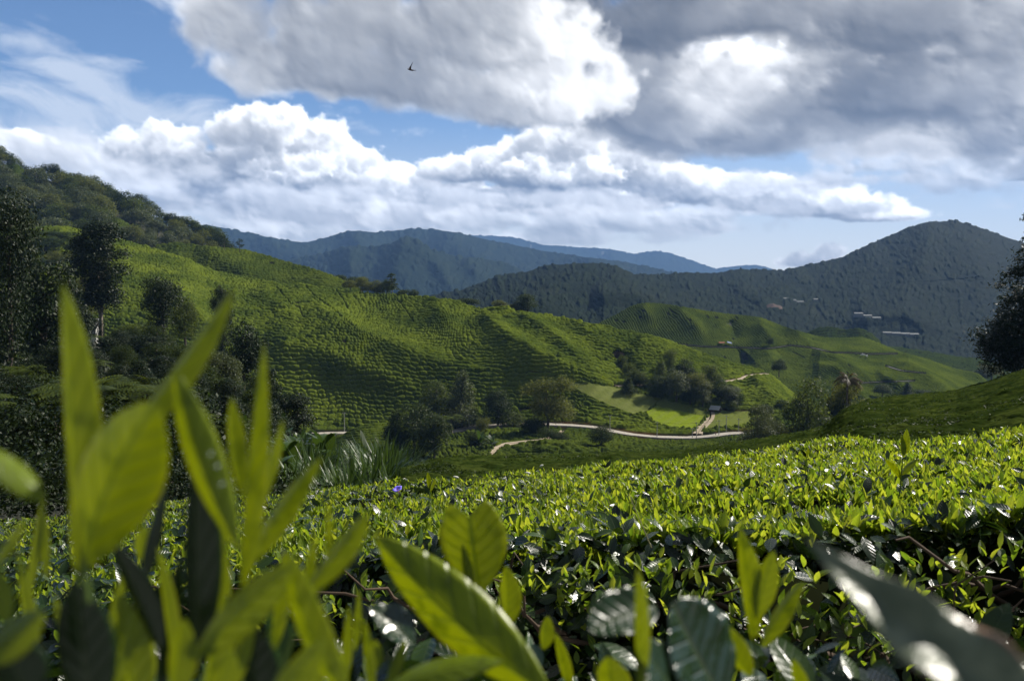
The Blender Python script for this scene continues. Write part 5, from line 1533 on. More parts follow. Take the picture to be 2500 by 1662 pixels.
def shoot(label, foot, leaves, stem=None, D=.42, name='tea_shoot', cat='tea shoot', group='blurred tea shoots near the camera', stem_r=.0016):
    """foot: pixel and depth of the base; leaves: dicts for hero_leaf; stem: pixel path"""
    org = at(foot[0], foot[1], D)
    root = thing(name, label, cat, tuple(org), group)
    if stem:
        a = np.array([list(foot)] + [list(p) for p in stem], float)
        u = np.linspace(0, 1, len(a)); uu = np.linspace(0, 1, 12)
        px, py = np.interp(uu, u, a[:, 0]), np.interp(uu, u, a[:, 1])
        pts = at(gsmooth(px, 1.2), gsmooth(py, 1.2), D) - org
        tv, tf = tubes([(pts, np.linspace(stem_r, stem_r * .6, 12))], 8)
        link('stem', raw_mesh('stem', tv, tf), MAT['stem'], root)
    for k, l in enumerate(leaves):
        l = dict(l); l.setdefault('D0', D)
        hero_leaf(root, org, seed=k * 7 + int(foot[0]), **l)
    return root

Lf = lambda base, tip, w, **k: dict(base=base, tip=tip, wpx=w, **k)
R = math.radians
def near_shoots():
    shoot('big blurred shoot with a broad ovate leaf and tall blades at the left', (195, 1720), [
        Lf((190, 1420), (150, 688), 112, D0=.40, bow=18, roll=R(52), fold=.5, peak=.5, seed=0) if False else Lf((185, 1420), (152, 690), 84, D0=.41, bow=22, roll=R(48), fold=.5, peak=.46),
        Lf((230, 1040), (158, 700), 36, D0=.44, bow=-14, roll=R(60), fold=.4, peak=.45),
        Lf((192, 1400), (378, 985), 205, D0=.38, D1=.36, bow=-44, roll=R(18), fold=.62, peak=.50, blunt=.72),
        Lf((215, 1180), (572, 703), 58, D0=.43, D1=.46, bow=26, roll=R(55), fold=.4, peak=.55)],
        stem=[(200, 1560), (192, 1400)], D=.40)
    shoot('blurred leaf drooping in from the left edge above a thin stalk', (215, 1480), [
        Lf((-70, 1075), (112, 1226), 66, D0=.36, bow=-14, roll=R(35), fold=.3, peak=.55)], stem=[(205, 1340), (200, 1230)], D=.38)
    shoot('blurred shoot whose long leaf carries round water drops', (500, 1720), [
        Lf((585, 1345), (424, 897), 88, D0=.43, bow=-34, roll=R(28), fold=.6, peak=.5),
        Lf((478, 1640), (480, 1105), 92, D0=.44, bow=6, roll=R(30), fold=.55, mat='old', peak=.5, label='dark upright leaf'),
        Lf((508, 1420), (500, 1120), 40, D0=.46, bow=0, roll=R(50), fold=.4, peak=.5)], stem=[(490, 1640)], D=.44)
    shoot('tall narrow blurred shoot with a folded bud leaf right of the water drops', (560, 1720), [
        Lf((588, 1440), (644, 838), 48, D0=.46, bow=-16, roll=R(58), fold=.6, peak=.42),
        Lf((592, 1215), (565, 968), 42, D0=.5, bow=-14, roll=R(40), fold=.5, peak=.5),
        Lf((640, 1230), (690, 1024), 24, D0=.5, bow=-8, roll=R(60), fold=.4, peak=.5),
        Lf((612, 1340), (628, 1186), 32, D0=.5, bow=0, roll=R(30), fold=.5, peak=.5),
        Lf((600, 1395), (786, 1114), 54, D0=.5, bow=-20, roll=R(40), fold=.45, peak=.5)], stem=[(590, 1500), (590, 1400)], D=.47)
    shoot('blurred shoot of two crossing leaves at the lower left centre', (640, 1740), [
        Lf((470, 1610), (722, 1374), 100, D0=.42, bow=-14, roll=R(30), fold=.3, peak=.5),
        Lf((860, 1720), (704, 1343), 76, D0=.44, bow=-56, roll=R(38), fold=.45, peak=.5),
        Lf((640, 1560), (898, 1252), 58, D0=.48, bow=14, roll=R(45), fold=.4, peak=.72),
        Lf((800, 1420), (800, 1218), 18, D0=.5, bow=0, roll=R(50), fold=.4, peak=.5)], stem=[(700, 1600), (740, 1480)], D=.46)
    shoot('small blurred leaves standing along the bottom left of the picture', (440, 1740), [
        Lf((425, 1700), (450, 1508), 70, D0=.42, bow=0, roll=R(35), fold=.4), Lf((525, 1700), (566, 1588), 70, D0=.40, roll=R(35), fold=.4), Lf((640, 1730), (786, 1560), 84, D0=.40, bow=12, roll=R(35), fold=.4)], D=.41)
    shoot('wide dark leaf blurred in the bottom left corner', (215, 1760), [
        Lf((225, 1760), (182, 1420), 135, D0=.38, bow=0, roll=R(25), fold=.3, mat='old', peak=.5, blunt=.65), Lf((-60, 1600), (110, 1490), 90, D0=.36, bow=20, roll=R(35), fold=.3), Lf((70, 1700), (10, 1560), 120, D0=.36, roll=R(35), fold=.3, mat='old')], D=.38)
    shoot('crowd of mixed bright and dark blurred leaves between the stalks at the bottom left', (450, 1790), [
        Lf((330, 1740), (292, 1450), 90, D0=.5, roll=R(40), fold=.5), Lf((385, 1700), (440, 1350), 46, D0=.52, bow=-10, roll=R(45), fold=.5, mat='old'), Lf((490, 1740), (548, 1455), 64, D0=.5, bow=12, roll=R(45), fold=.5), Lf((640, 1740), (596, 1500), 92, D0=.48, roll=R(35), fold=.4, mat='old'),
        Lf((735, 1740), (768, 1520), 64, D0=.52, bow=-8, roll=R(45), fold=.5), Lf((560, 1700), (628, 1470), 34, D0=.46, bow=-8, roll=R(45), fold=.5), Lf((262, 1700), (330, 1480), 36, D0=.44, bow=8, roll=R(45), fold=.5), Lf((20, 1720), (96, 1560), 60, D0=.4, roll=R(35), fold=.4, mat='old'),
        Lf((690, 1640), (655, 1440), 60, D0=.6, roll=R(20), fold=.3, mat='old', glint=1.05), Lf((340, 1560), (420, 1400), 70, D0=.62, roll=R(20), fold=.2, mat='old', glint=1.0)], D=.5)
    shoot('sheaf of slim bright blurred blades rising among the stalks at the lower left', (420, 1800), [
        Lf((80, 1700), (42, 1345), 32, D0=.5, bow=8, roll=R(50), fold=.5), Lf((165, 1700), (132, 1450), 28, D0=.48, roll=R(50), fold=.5), Lf((250, 1640), (302, 1385), 30, D0=.52, bow=-8, roll=R(50), fold=.5), Lf((425, 1640), (384, 1335), 32, D0=.5, bow=8, roll=R(50), fold=.5), Lf((520, 1600), (547, 1256), 30, D0=.54, bow=-6, roll=R(50), fold=.5),
        Lf((660, 1600), (694, 1335), 34, D0=.54, bow=8, roll=R(45), fold=.5), Lf((720, 1520), (768, 1300), 28, D0=.56, bow=6, roll=R(45), fold=.5), Lf((830, 1700), (852, 1475), 26, D0=.56, roll=R(45), fold=.5), Lf((905, 1700), (888, 1510), 26, D0=.58, roll=R(45), fold=.5), Lf((560, 1460), (520, 1300), 24, D0=.6, roll=R(45), fold=.5)], D=.5)
    shoot('bright blurred leaf cut by the left edge of the picture', (-20, 1700), [
        Lf((20, 1520), (-16, 1370), 62, D0=.35, bow=-26, roll=R(30), fold=.4), Lf((-15, 1380), (62, 1268), 26, D0=.38, roll=R(40), fold=.4)], D=.37)
    shoot('group of thin dark blades behind the broad ovate leaf', (330, 1740), [
        Lf((66, 1460), (108, 1200), 24, D0=.55, roll=R(40), fold=.4), Lf((112, 1420), (104, 1228), 18, D0=.55, roll=R(40), fold=.4), Lf((392, 1590), (268, 1318), 58, D0=.5, bow=10, roll=R(50), fold=.4, mat='old'),
        Lf((338, 1450), (406, 1178), 32, D0=.55, bow=-6, roll=R(50), fold=.4, mat='old'), Lf((345, 1370), (352, 1284), 46, D0=.6, roll=R(30), fold=.3)], D=.5)
    shoot('large slanting leaf in focus at the bottom centre', (1345, 1720), [
        Lf((1345, 1700), (918, 1308), 158, D0=.60, D1=.66, bow=-40, roll=R(24), fold=.5, peak=.5, blunt=.7, wavy=.03)], D=.60, group='large near leaves at the bottom centre')
    shoot('shoot with a heart-shaped notched leaf and a bud at the bottom centre', (1190, 1640), [
        Lf((1172, 1455), (1146, 1262), 168, D0=.80, bow=0, roll=R(8), fold=.22, notch=.22, peak=.6), Lf((1152, 1462), (1128, 1326), 26, D0=.79, roll=R(30), fold=.5)], stem=[(1180, 1540), (1172, 1450)], D=.80, group='large near leaves at the bottom centre')
    shoot('slim folded leaf right of the heart-shaped notched leaf', (1245, 1640), [
        Lf((1238, 1528), (1234, 1380), 54, D0=.85, bow=8, roll=R(30), fold=.5)], stem=[(1240, 1520)], D=.85, group='large near leaves at the bottom centre')
    shoot('small pointed leaves right of the large slanting leaf', (1340, 1700), [
        Lf((1325, 1585), (1338, 1502), 36, D0=.85, roll=R(30), fold=.5), Lf((1392, 1690), (1356, 1543), 30, D0=.8, roll=R(40), fold=.4), Lf((1500, 1720), (1486, 1600), 84, D0=.62, roll=R(25), fold=.35)], D=.8, group='large near leaves at the bottom centre')
    shoot('curved leaf lying along the bottom edge left of the large slanting leaf', (940, 1700), [
        Lf((930, 1690), (1230, 1612), 74, D0=.60, bow=-34, roll=R(40), fold=.3), Lf((866, 1590), (876, 1438), 18, D0=.7, roll=R(40), fold=.4), Lf((905, 1640), (915, 1560), 34, D0=.62, bow=10, roll=R(30), fold=.4), Lf((945, 1670), (990, 1560), 32, D0=.62, roll=R(30), fold=.4),
        Lf((1010, 1570), (900, 1480), 84, D0=.75, bow=10, roll=R(20), fold=.2, mat='old_gloss', wavy=.12, glint=1.1, label='grey crumpled leaf')], D=.62, group='large near leaves at the bottom centre')
    shoot('glossy dark curled leaves with white sheen at the bottom', (1600, 1740), [
        Lf((1600, 1480), (1440, 1545), 120, D0=.62, D1=.58, bow=20, roll=R(30), fold=.1, mat='old', curl=.3, peak=.5, blunt=.6, wavy=.06, glint=1.0), Lf((1690, 1760), (1555, 1570), 110, D0=.56, bow=12, roll=R(20), fold=.15, mat='old', blunt=.6, glint=1.0),
        Lf((1770, 1720), (1640, 1470), 190, D0=.60, bow=-10, roll=R(10), fold=.15, mat='old_gloss', peak=.45, blunt=.6, wavy=.04, glint=1.12)], D=.6, group='dark near leaves at the bottom right')
    shoot('single dark green stalk leaf standing before the glossy leaves', (1560, 1740), [
        Lf((1556, 1740), (1556, 1385), 38, D0=.55, bow=8, roll=R(45), fold=.5, peak=.55)], D=.55, group='dark near leaves at the bottom right')
    shoot('three-leaved bright shoot standing at the lower right', (1850, 1760), [
        Lf((1838, 1570), (1806, 1288), 56, D0=.75, bow=10, roll=R(35), fold=.5, peak=.5), Lf((1846, 1510), (1890, 1342), 56, D0=.74, bow=-6, roll=R(25), fold=.4), Lf((1858, 1580), (1962, 1418), 44, D0=.76, bow=-14, roll=R(45), fold=.4),
        Lf((1835, 1650), (1754, 1512), 60, D0=.7, bow=-12, roll=R(30), fold=.4), Lf((1965, 1710), (1936, 1606), 36, D0=.7, roll=R(30), fold=.4)], stem=[(1846, 1640), (1842, 1540)], D=.75, group='bright near shoots at the right')
    shoot('big grey-green glossy leaf blurred in the bottom right corner', (2560, 1760), [
        Lf((2590, 1800), (1960, 1308), 190, D0=.30, D1=.36, bow=-30, roll=R(38), fold=.35, mat='old_grey', peak=.34, blunt=1.0, wavy=.20, glint=1.45)], D=.3, group='dark near leaves at the bottom right')
    shoot('tall lone shoot rising above the bright tea at the right', (2195, 1215), [
        Lf((2205, 1115), (2214, 1046), 20, D0=4.0, roll=R(20), fold=.4), Lf((2206, 1112), (2200, 1062), 12, D0=4.0, roll=R(50), fold=.4), Lf((2200, 1160), (2240, 1120), 16, D0=4.0, bow=-6, roll=R(40), fold=.3), Lf((2198, 1170), (2160, 1120), 16, D0=4.0, bow=6, roll=R(40), fold=.3)],
        stem=[(2200, 1160), (2205, 1112)], D=4.0, group='shoots above the tea carpet', stem_r=.0035)
    shoot('upright shoot above the tea edge near the purple flower', (1048, 1250), [
        Lf((1048, 1192), (1044, 1152), 12, D0=6.0, roll=R(20), fold=.3), Lf((1050, 1200), (1062, 1166), 8, D0=6.0, roll=R(40), fold=.3)], stem=[(1048, 1192)], D=6.0, group='shoots above the tea carpet', stem_r=.004)
    shoot('small shoot above the bright tea by the shaded slope', (1966, 1160), [
        Lf((1970, 1112), (1974, 1092), 8, D0=7.0, roll=R(20), fold=.3), Lf((1968, 1116), (1958, 1098), 7, D0=7.0, roll=R(30), fold=.3, mat='old')], stem=[(1970, 1112)], D=7.0, group='shoots above the tea carpet', stem_r=.004)
near_shoots()

# ------------------------------------------------------------------ small built things
MAT['roof_metal'] = plain('grey_metal_roof', (.30, .30, .29), .5, .5)
MAT['dark_wood'] = plain('weathered_wood', (.06, .045, .035), .9)
MAT['white_wall'] = plain('white_render', (.70, .69, .66), .8)
MAT['pole_grey'] = plain('grey_concrete', (.26, .26, .25), .85)
MAT['pale_plastic'] = plain('pale_greenhouse_film', (.15, .16, .16), .7, .15)
MAT['blue_tarp'] = plain('blue_tarpaulin', (.06, .12, .25), .6)
MAT['orange_tarp'] = plain('orange_cloth', (.22, .07, .04), .8)
MAT['glass_dark'] = plain('dark_glass', (.02, .025, .03), .15, .6)
MAT['rubber'] = plain('black_rubber', (.015, .015, .015), .8)
MAT['white_paint'] = plain('white_car_paint', (.75, .75, .74), .3, .5)
MAT['red_cloth'] = plain('dark_red_shirt', (.22, .04, .035), .9)
MAT['dark_cloth'] = plain('dark_trousers', (.03, .03, .04), .9)
MAT['skin'] = plain('skin', (.30, .17, .11), .6)
MAT['feather'] = plain('dark_feathers', (.022, .020, .018), .7)
MAT['bird_breast'] = plain('rusty_breast_feathers', (.06, .035, .03), .7)
MAT['petal'] = plain('violet_petal', (.22, .17, .80), .6)
MAT['petal_tube'] = plain('pink_flower_tube', (.75, .32, .55), .6)
MAT['seed_head'] = plain('whitish_seed_head', (.65, .64, .58), .7)
MAT['dry_stalk'] = plain('dry_grass_stalk', (.24, .22, .10), .7)

def boxes(items):
    """items: (cx, cy, cz, sx, sy, sz) -> verts, faces"""
    V, F = [], []
    for (cx, cy, cz, sx, sy, sz) in items:
        b = len(V)
        V += [(cx + x * sx / 2, cy + y * sy / 2, cz + z * sz / 2) for x in (-1, 1) for y in (-1, 1) for z in (-1, 1)]
        F += [tuple(b + i for i in f) for f in ((0, 1, 3, 2), (4, 6, 7, 5), (0, 4, 5, 1), (2, 3, 7, 6), (0, 2, 6, 4), (1, 5, 7, 3))]
    return V, F
def box_part(name, items, mat, parent, bevel=0.0):
    v, f = boxes(items)
    o = link(name, raw_mesh(name, v, f, smooth=False), MAT[mat], parent)
    if bevel:
        b = o.modifiers.new('edge', 'BEVEL'); b.width = bevel; b.segments = 2
    return o
def gable(name, w, d, eave, rise, over, mat, parent, th=.12):
    """ridge along x"""
    V, F = [], []
    for s in (-1, 1):
        b = len(V)
        for x in (-w / 2 - over, w / 2 + over):
            V += [(x, 0, eave + rise), (x, s * (d / 2 + over), eave - rise * over / (d / 2)), (x, s * (d / 2 + over), eave - rise * over / (d / 2) - th), (x, 0, eave + rise - th)]
        F += [(b, b + 1, b + 5, b + 4), (b + 3, b + 7, b + 6, b + 2), (b, b + 3, b + 2, b + 1), (b + 4, b + 5, b + 6, b + 7), (b + 1, b + 2, b + 6, b + 5), (b, b + 4, b + 7, b + 3)]
    return link(name, raw_mesh(name, V, F, smooth=False), MAT[mat], parent)

def build_hut():
    p = MAIN.P(1747, 1009)
    r = thing('hut', 'small dark wooden hut with a pale grey gable roof where the two-wheel track ends', 'hut', tuple(p))
    r.rotation_euler = (0, 0, R(-35))
    box_part('wall', [(0, 1.6, 1.2, 4.2, .12, 2.6), (-2.1, 0, 1.2, .12, 3.3, 2.6), (2.1, .9, 1.2, .12, 1.4, 2.6), (-1.2, -1.6, .7, 1.8, .1, 1.6)], 'dark_wood', r)
    for x in (-2.1, 0.1, 2.1):
        box_part('post', [(x, -1.72, 1.2, .14, .14, 2.6)], 'dark_wood', r)
    gable('roof', 4.4, 3.6, 2.5, 1.5, .45, 'roof_metal', r)
    box_part('bench', [(1.0, .2, .5, 1.6, .5, .08), (.4, .2, .22, .08, .4, .5), (1.6, .2, .22, .08, .4, .5)], 'dark_wood', r)
build_hut()

def build_house():
    D = 255.0
    p = at(206, 872, D)
    r = thing('white_house', 'white rendered house half hidden by the dark trees at the left', 'house', tuple(p))
    r.rotation_euler = (0, 0, R(12))
    w, d, h = 8.5, 7.0, 9.6
    box_part('wall', [(0, 0, h / 2 - 2, w, d, h + 4)], 'white_wall', r)
    gable('roof', w, d, h, 2.0, .5, 'roof_metal', r)
    for x in (-2.3, 2.1):
        for z in (3.0, 6.6):
            f = box_part('window', [(x, -d / 2 - .03, z, 1.5, .1, 1.5)], 'dark_wood', r)
            box_part('pane', [(x, -d / 2 - .09, z, 1.3, .06, 1.3)], 'glass_dark', f)
build_house()

POLES = [(841, 1052, 1005, 'pole at the start of the visible road beside the tea mound'), (1081, 1056, 1010, 'pole among the tree ferns at the road edge'), (1145, 1051, 1012, 'pole at the open curve of the road with slack wires'), (1227, 1043, 1008, 'pole below the dark tree over the road bend'),
         (1489, 1053, 1011, 'pole above the small round tree by the road'), (1604, 1069, 1027, 'pole at the lower corner of the bright field'), (1690, 1071, 1043, 'short pole at the junction with the two-wheel track'), (1700, 1073, 1029, 'taller pole at the junction with the two-wheel track'),
         (1755, 1064, 1024, 'pole just right of the person on the road'), (1773, 1056, 1012, 'pole beside the light patch under the hut'), (1803, 1056, 1020, 'last pole at the right end of the road')]
def build_poles():
    tops = []
    for x, yb, yt, lab in POLES:
        D = float(MAIN.D(x, yb))
        p = at(x, yb, D); h = (yb - yt) * D / FPX
        r = thing('utility_pole', 'slim grey utility ' + lab, 'utility pole', tuple(p), 'utility poles along the road')
        tv, tf = tubes([(np.array([[0, 0, -1.0], [0, 0, h * .5], [0, 0, h]]), np.array([.19, .16, .12]))], 8)
        link('shaft', raw_mesh('shaft', tv, tf), MAT['pole_grey'], r)
        box_part('crossarm', [(0, -.16, h - .5, 1.8, .12, .14)], 'pole_grey', r)
        for s in (-.75, .75):
            box_part('insulator', [(s, -.16, h - .33, .12, .12, .2)], 'white_wall', r)
        tops.append(p + np.array([0, -.16, h - .25]))
    for (a, b), lab in (((0, 1), 'slack wire from the pole by the tea mound to the tree-fern pole'), ((1, 2), 'slack wire between the tree-fern pole and the pole at the open curve'), ((2, 3), 'slack wire from the pole at the open curve to the one below the dark tree'), ((4, 5), 'wire between the round-tree pole and the bright-field pole'), ((5, 7), 'wire from the bright-field pole to the junction'), ((7, 8), 'wire from the junction to the pole by the person')):
        t = np.linspace(0, 1, 20)[:, None]
        P = tops[a] * (1 - t) + tops[b] * t - np.array([0, 0, 1.0]) * (4 * t * (1 - t)) * np.linalg.norm(tops[b] - tops[a]) * .035
        o = P[0].copy()
        tv, tf = tubes([(P - o, np.full(20, .035))], 5)
        w = link('overhead_wire', raw_mesh('overhead_wire', tv, tf), MAT['rubber'])
        w.location = o; tag(w, lab, 'wire', 'wires along the road')
build_poles()

def skin_figure(name, joints, edges, radii, mat, parent, subdiv=2):
    me = bpy.data.meshes.new(name)
    me.from_pydata([tuple(j) for j in joints], edges, [])
    o = link(name, me, MAT[mat], parent)
    o.modifiers.new('skin', 'SKIN').use_smooth_shade = True
    for k, v in enumerate(me.skin_vertices[0].data):
        v.radius = (radii[k], radii[k]); v.use_root = (k == 0)
    s = o.modifiers.new('smooth', 'SUBSURF'); s.levels = s.render_levels = subdiv
    return o
def build_person():
    p = MAIN.P(1747, 1066) + np.array([0, 0, .75])
    r = thing('person', 'person in a dark red shirt and dark trousers walking on the road', 'person', tuple(p))
    J = [(0, 0, .92), (0, 0, 1.12), (0, 0, 1.36), (0, 0, 1.50), (0, .02, 1.58), (0, .03, 1.68), (.19, 0, 1.40), (.25, -.02, 1.14), (.24, -.12, .90), (-.19, 0, 1.40), (-.25, .02, 1.14), (-.23, .10, .90), (.09, 0, .88), (.10, -.10, .48), (.10, -.06, .06), (.10, -.22, .03), (-.09, 0, .88), (-.10, .06, .48), (-.10, .22, .08), (-.10, .10, .03)]
    E = [(0, 1), (1, 2), (2, 3), (3, 4), (4, 5), (2, 6), (6, 7), (7, 8), (2, 9), (9, 10), (10, 11), (0, 12), (12, 13), (13, 14), (14, 15), (0, 16), (16, 17), (17, 18), (18, 19)]
    Rr = [.14, .135, .16, .06, .085, .09, .065, .045, .035, .065, .045, .035, .095, .06, .042, .035, .095, .06, .042, .035]
    skin_figure('body', J, E, Rr, 'skin', r)
    skin_figure('shirt', [(0, 0, .92), (0, 0, 1.12), (0, 0, 1.38), (.2, 0, 1.39), (.26, -.02, 1.16), (-.2, 0, 1.39), (-.26, .02, 1.16)], [(0, 1), (1, 2), (2, 3), (3, 4), (2, 5), (5, 6)], [.16, .155, .17, .08, .065, .08, .065], 'red_cloth', r)
    skin_figure('trousers', [(0, 0, .90), (.09, 0, .84), (.10, -.10, .48), (.10, -.06, .10), (-.09, 0, .84), (-.10, .06, .48), (-.10, .21, .12)], [(0, 1), (1, 2), (2, 3), (0, 4), (4, 5), (5, 6)], [.15, .11, .08, .065, .11, .08, .065], 'dark_cloth', r)
    skin_figure('hair', [(0, .05, 1.66), (0, .03, 1.72), (0, .0, 1.74)], [(0, 1), (1, 2)], [.09, .09, .07], 'rubber', r)
build_person()

def build_bird():
    D = 40.0
    p = at(1004, 172, D)
    r = thing('bird', 'small dark bird flying with raised wings against the grey cloud', 'bird', tuple(p))
    u = D / FPX                                            # one photograph pixel at that distance
    skin_figure('body', [(-9.2 * u, 0, 3.2 * u), (-7 * u, 0, 2.5 * u), (-3 * u, 0, 1.2 * u), (1 * u, 0, .2 * u), (5 * u, 0, -.4 * u), (9.5 * u, 0, -.2 * u)], [(0, 1), (1, 2), (2, 3), (3, 4), (4, 5)], [.35 * u, 1.4 * u, 2.1 * u, 2.2 * u, 1.2 * u, .5 * u], 'bird_breast', r)
    for tip, s in (((-3.4, 9.0, 11.5), -1), ((6.2, -9.0, 17.5), 1)):
        V, F = [], []
        n = 7
        for k in range(n):
            t = k / (n - 1)
            c = np.array([-2.2 + s * .4, -s * 1.6, 1.8]) * (1 - t) + np.array(tip) * t + np.array([-1.6 * math.sin(math.pi * t), 0, 0])
            w = 3.0 * (1 - t ** 1.7) + .25
            for x, z in ((-w * .55, .12), (w * .45, .12), (w * .45, -.12), (-w * .55, -.12)):
                V.append(tuple((c + np.array([x, 0, z * 2 * (1 - t) + .1])) * u))
        for k in range(n - 1):
            for q in range(4):
                a, b = k * 4 + q, k * 4 + (q + 1) % 4
                F.append((a, b, b + 4, a + 4))
        F += [(0, 3, 2, 1), (n * 4 - 4, n * 4 - 3, n * 4 - 2, n * 4 - 1)]
        link('wing', raw_mesh('wing', V, F), MAT['feather'], r)
    V = [(4 * u, -1.0 * u, .3 * u), (4 * u, 1.0 * u, .3 * u), (11.5 * u, 1.6 * u, -.2 * u), (11.5 * u, -1.6 * u, -.2 * u), (4 * u, -1.0 * u, -.5 * u), (4 * u, 1.0 * u, -.5 * u), (11.5 * u, 1.6 * u, -.5 * u), (11.5 * u, -1.6 * u, -.5 * u)]
    link('tail', raw_mesh('tail', V, [(0, 1, 2, 3), (7, 6, 5, 4), (0, 4, 5, 1), (1, 5, 6, 2), (2, 6, 7, 3), (3, 7, 4, 0)], smooth=False), MAT['feather'], r)
build_bird()

def build_flower():
    D = 8.0
    p = at(972, 1198, D)
    r = thing('flower', 'single violet trumpet flower above the far edge of the tea carpet', 'flower', tuple(p))
    u = D / FPX
    ax = Vector((-.25, -.35, .9)).normalized()
    rot = ax.to_track_quat('Z', 'Y').to_matrix()
    def ring(z, rad, lob):
        return [tuple(rot @ Vector((math.cos(a) * rad * (1 + lob * math.cos(5 * a)), math.sin(a) * rad * (1 + lob * math.cos(5 * a)), z))) for a in np.linspace(0, 2 * math.pi, 40, endpoint=False)]
    def lathe(name, prof, mat):
        V = []
        for z, rad, lob in prof:
            V += ring(z * u, rad * u, lob)
        F = []
        for k in range(len(prof) - 1):
            for q in range(40):
                F.append((k * 40 + q, k * 40 + (q + 1) % 40, k * 40 + 40 + (q + 1) % 40, k * 40 + 40 + q))
        o = link(name, raw_mesh(name, V, F), MAT[mat], r)
        s = o.modifiers.new('thickness', 'SOLIDIFY'); s.thickness = .0012
    lathe('tube', [(-7, .8, 0), (-2, 1.3, 0), (2, 2.2, 0), (4, 3.6, 0)], 'petal_tube')
    lathe('petals', [(4, 3.7, 0), (6, 6, .02), (7.2, 9, .05), (7.0, 12, .09)], 'petal')
    tv, tf = tubes([(np.array([[0, 0, -.25], [.01, 0, -.12], tuple(rot @ Vector((0, 0, -7 * u)))]), np.array([.003, .0025, .002]))], 6)
    link('stem', raw_mesh('stem', tv, tf), MAT['stem'], r)
build_flower()

def build_grass_heads():
    for x, y, D, dx, lab in ((1120, 1166, 7, 10, 'whitish seed head nodding left above the tea by the dark reeds'), (1226, 1170, 7, -8, 'pale seed head at the tea edge between the reeds and the mound'), (1318, 1138, 7, -8, 'tall thin grass stalk with a white tip above the tea edge'), (1296, 1156, 7, 6, 'short white grass head beside the tall thin stalk')):
        b = at(x + dx * 2, y + 70, D)
        r = thing('grass_stalk', lab, 'grass', tuple(b), 'seed heads above the tea')
        h = at(x, y, D) - b
        pts = np.array([h * t + np.array([0, 0, .02 * math.sin(t * 3.14)]) for t in np.linspace(0, 1, 8)])
        tv, tf = tubes([(pts, np.linspace(.0025, .0012, 8))], 5); link('stalk', raw_mesh('stalk', tv, tf), MAT['dry_stalk'], r)
        e = pts[-1]; d = np.array([-.045 if dx > 0 else .03, 0, .012])
        tv, tf = tubes([(np.array([e, e + d * .3, e + d * .7, e + d]), np.array([.003, .010, .009, .002]))], 6); link('seed_head', raw_mesh('seed_head', tv, tf), MAT['seed_head'], r)
    for (x0, y0, x1, y1, D, lab) in ((1590, 1336, 1535, 1205, 3.2, 'dry bent stalk sticking up from the tea hedge left of the three-leaved shoot'),):
        b = at(x0, y0, D); e = at(x1, y1, D) - b
        r = thing('dry_stalk', lab, 'stalk', tuple(b))
        tv, tf = tubes([(np.array([e * t for t in np.linspace(0, 1, 6)]), np.linspace(.003, .0015, 6))], 6); link('stem', raw_mesh('stem', tv, tf), MAT['dry_stalk'], r)
build_grass_heads()

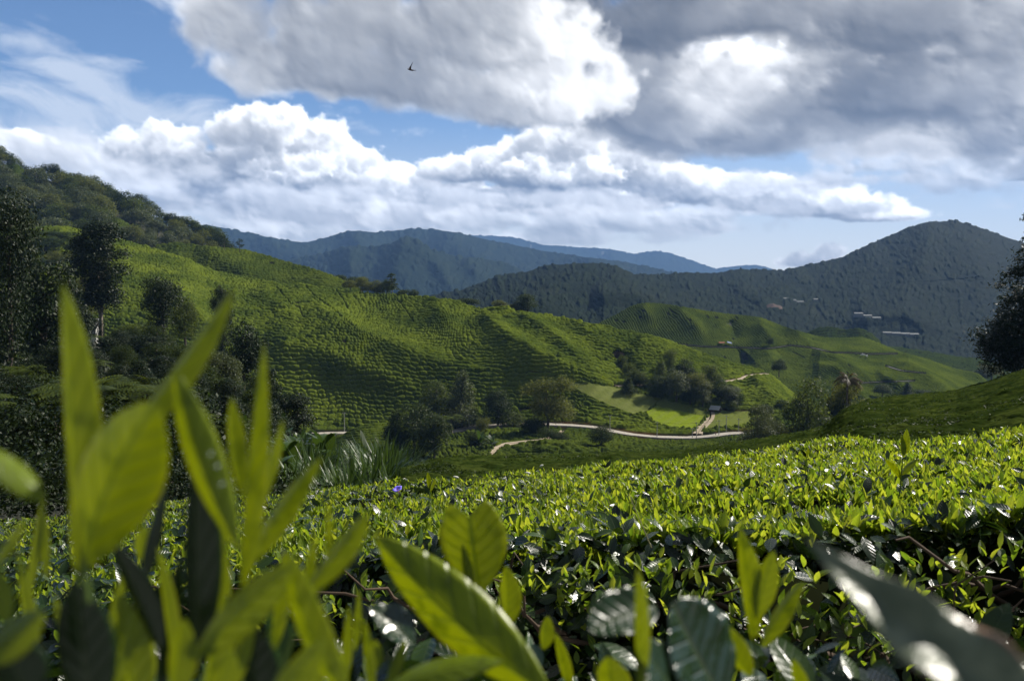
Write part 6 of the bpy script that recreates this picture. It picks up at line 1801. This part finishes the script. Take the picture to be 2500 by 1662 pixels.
def build_far_things():
    # long pale greenhouses and sheds among the dark hills
    for x0, y0, x1, y1, hgt, lab in ((1790 + 115, 725, 1962, 737, 2.5, 'thin pale roofline high on the dark wooded ridge'), (1985, 730, 1996, 731, 4, 'small pale shed on the dark wooded ridge'), (2084, 764, 2150, 780, 5, 'bright white row of greenhouses in the dark forest'), (2154, 811, 2242, 816, 3.5, 'long thin pale greenhouse below the white row')):
        D0 = float(BIG.D((x0 + x1) / 2, (y0 + y1) / 2 + 3)) - 14
        a, b = at(x0, y0 + 3, D0), at(x1, y1 + 3, D0)
        c = (a + b) / 2; d = b - a; L = float(np.hypot(d[0], d[1])); ang = math.atan2(d[1], d[0]); pitch = math.atan2(d[2], L)
        r = thing('greenhouse' if L > 20 else 'shed', lab, 'greenhouse' if L > 20 else 'shed', tuple(c), 'pale roofs in the dark forest')
        n = max(1, int(L / 14))
        for k in range(n):
            x = (k + .5) / n * L - L / 2; z = math.tan(pitch) * x
            box_part('wall', [(x, 0, z - 1, L / n * .94, 8, hgt * .9)], 'pale_plastic', r)
            g_ = gable('roof', L / n * .94, 8, hgt * .5, 1.6, .3, 'pale_plastic', r); g_.location = (x, 0, z - 1 + hgt * .45)
        r.rotation_euler = (0, 0, ang)
    # bare orange cut in the forest
    D = float(BIG.D(1885, 745)) - 10
    sh = Sheet([[(1868, 751, D), (1876, 745, D), (1888, 743, D), (1896, 747, D), (1905, 748, D), (1909, 752, D)], [(1868, 757, D - 15), (1880, 760, D - 15), (1909, 757, D - 15)]], smooth=1, dsmooth=3)
    build_ground('earth_bank', sh, MAT['orange_earth'], 2, sink=-2, back_len=10)
    # tarpaulin shelter by the track of the striped hill
    p = T2.P(1768, 842); D = float(p[1])
    r = thing('shelter', 'tiny shelter with blue and orange tarpaulins beside the dark track on the striped hill', 'shelter', tuple(p))
    a = gable('orange_roof', 5, 3, 2.0, .8, .3, 'orange_tarp', r); a.location = (-2.5, 0, .2)
    b = gable('blue_roof', 4, 3, 1.8, 1.0, .3, 'blue_tarp', r); b.location = (4.2, -.5, .4); b.rotation_euler = (0, R(14), 0)
    for x in (-5.2, 0, 2, 6.5):
        box_part('post', [(x, -1.7, 1.2, .15, .15, 2.8)], 'dark_wood', r)
    # parked cars
    for k, (x, y, lab) in enumerate(((2103, 870, 'tiny white car parked on the track of the striped hill, left of two'), (2113, 873, 'tiny white car parked on the track of the striped hill, right of two'))):
        p = T2.P(x, y) + np.array([0, -3, 1.2])
        r = thing('parked_car', lab, 'car', tuple(p), 'white cars parked on the hill track')
        r.rotation_euler = (0, 0, R(20 + 50 * k))
        box_part('body', [(0, 0, .62, 4.3, 1.75, .62)], 'white_paint', r, .12)
        box_part('cabin', [(-.2, 0, 1.18, 2.4, 1.55, .56)], 'glass_dark', r, .15)
        box_part('roof', [(-.2, 0, 1.49, 2.0, 1.45, .08)], 'white_paint', r, .03)
        for sx in (-1.35, 1.35):
            for sy in (-.82, .82):
                w = skin_figure('wheel', [(sx, sy - .1, .32), (sx, sy + .1, .32)], [(0, 1)], [.3, .3], 'rubber', r, 1)
build_far_things()

def water_drops():
    # drops on the upper side of the long blurred leaf
    for x, y, s, lab in ((514, 1107, 5.5, 'round water drop highest on the long blurred leaf'), (530, 1137, 6, 'round water drop in the middle of three on the long blurred leaf'), (541, 1181, 6, 'round water drop lowest on the long blurred leaf')):
        D = .415
        rad = s * D / FPX
        me = bpy.data.meshes.new('water_drop')
        import bmesh
        bm = bmesh.new(); bmesh.ops.create_uvsphere(bm, u_segments=20, v_segments=12, radius=rad); bm.to_mesh(me); bm.free()
        for p in me.polygons:
            p.use_smooth = True
        o = link('water_drop', me, MAT['water']); o.location = at(x, y, D); o.scale = (1, 1, .8)
        tag(o, lab, 'water drop', 'water drops on the blurred leaf')
def water_material():
    m, g = material('water')
    p = g.new('ShaderNodeBsdfPrincipled')
    p.inputs['Base Color'].default_value = (.9, .95, .9, 1); p.inputs['Roughness'].default_value = .12
    p.inputs['Transmission Weight'].default_value = .85; p.inputs['IOR'].default_value = 1.33
    finish(g, p.outputs[0])
    return m
MAT['water'] = water_material()
water_drops()
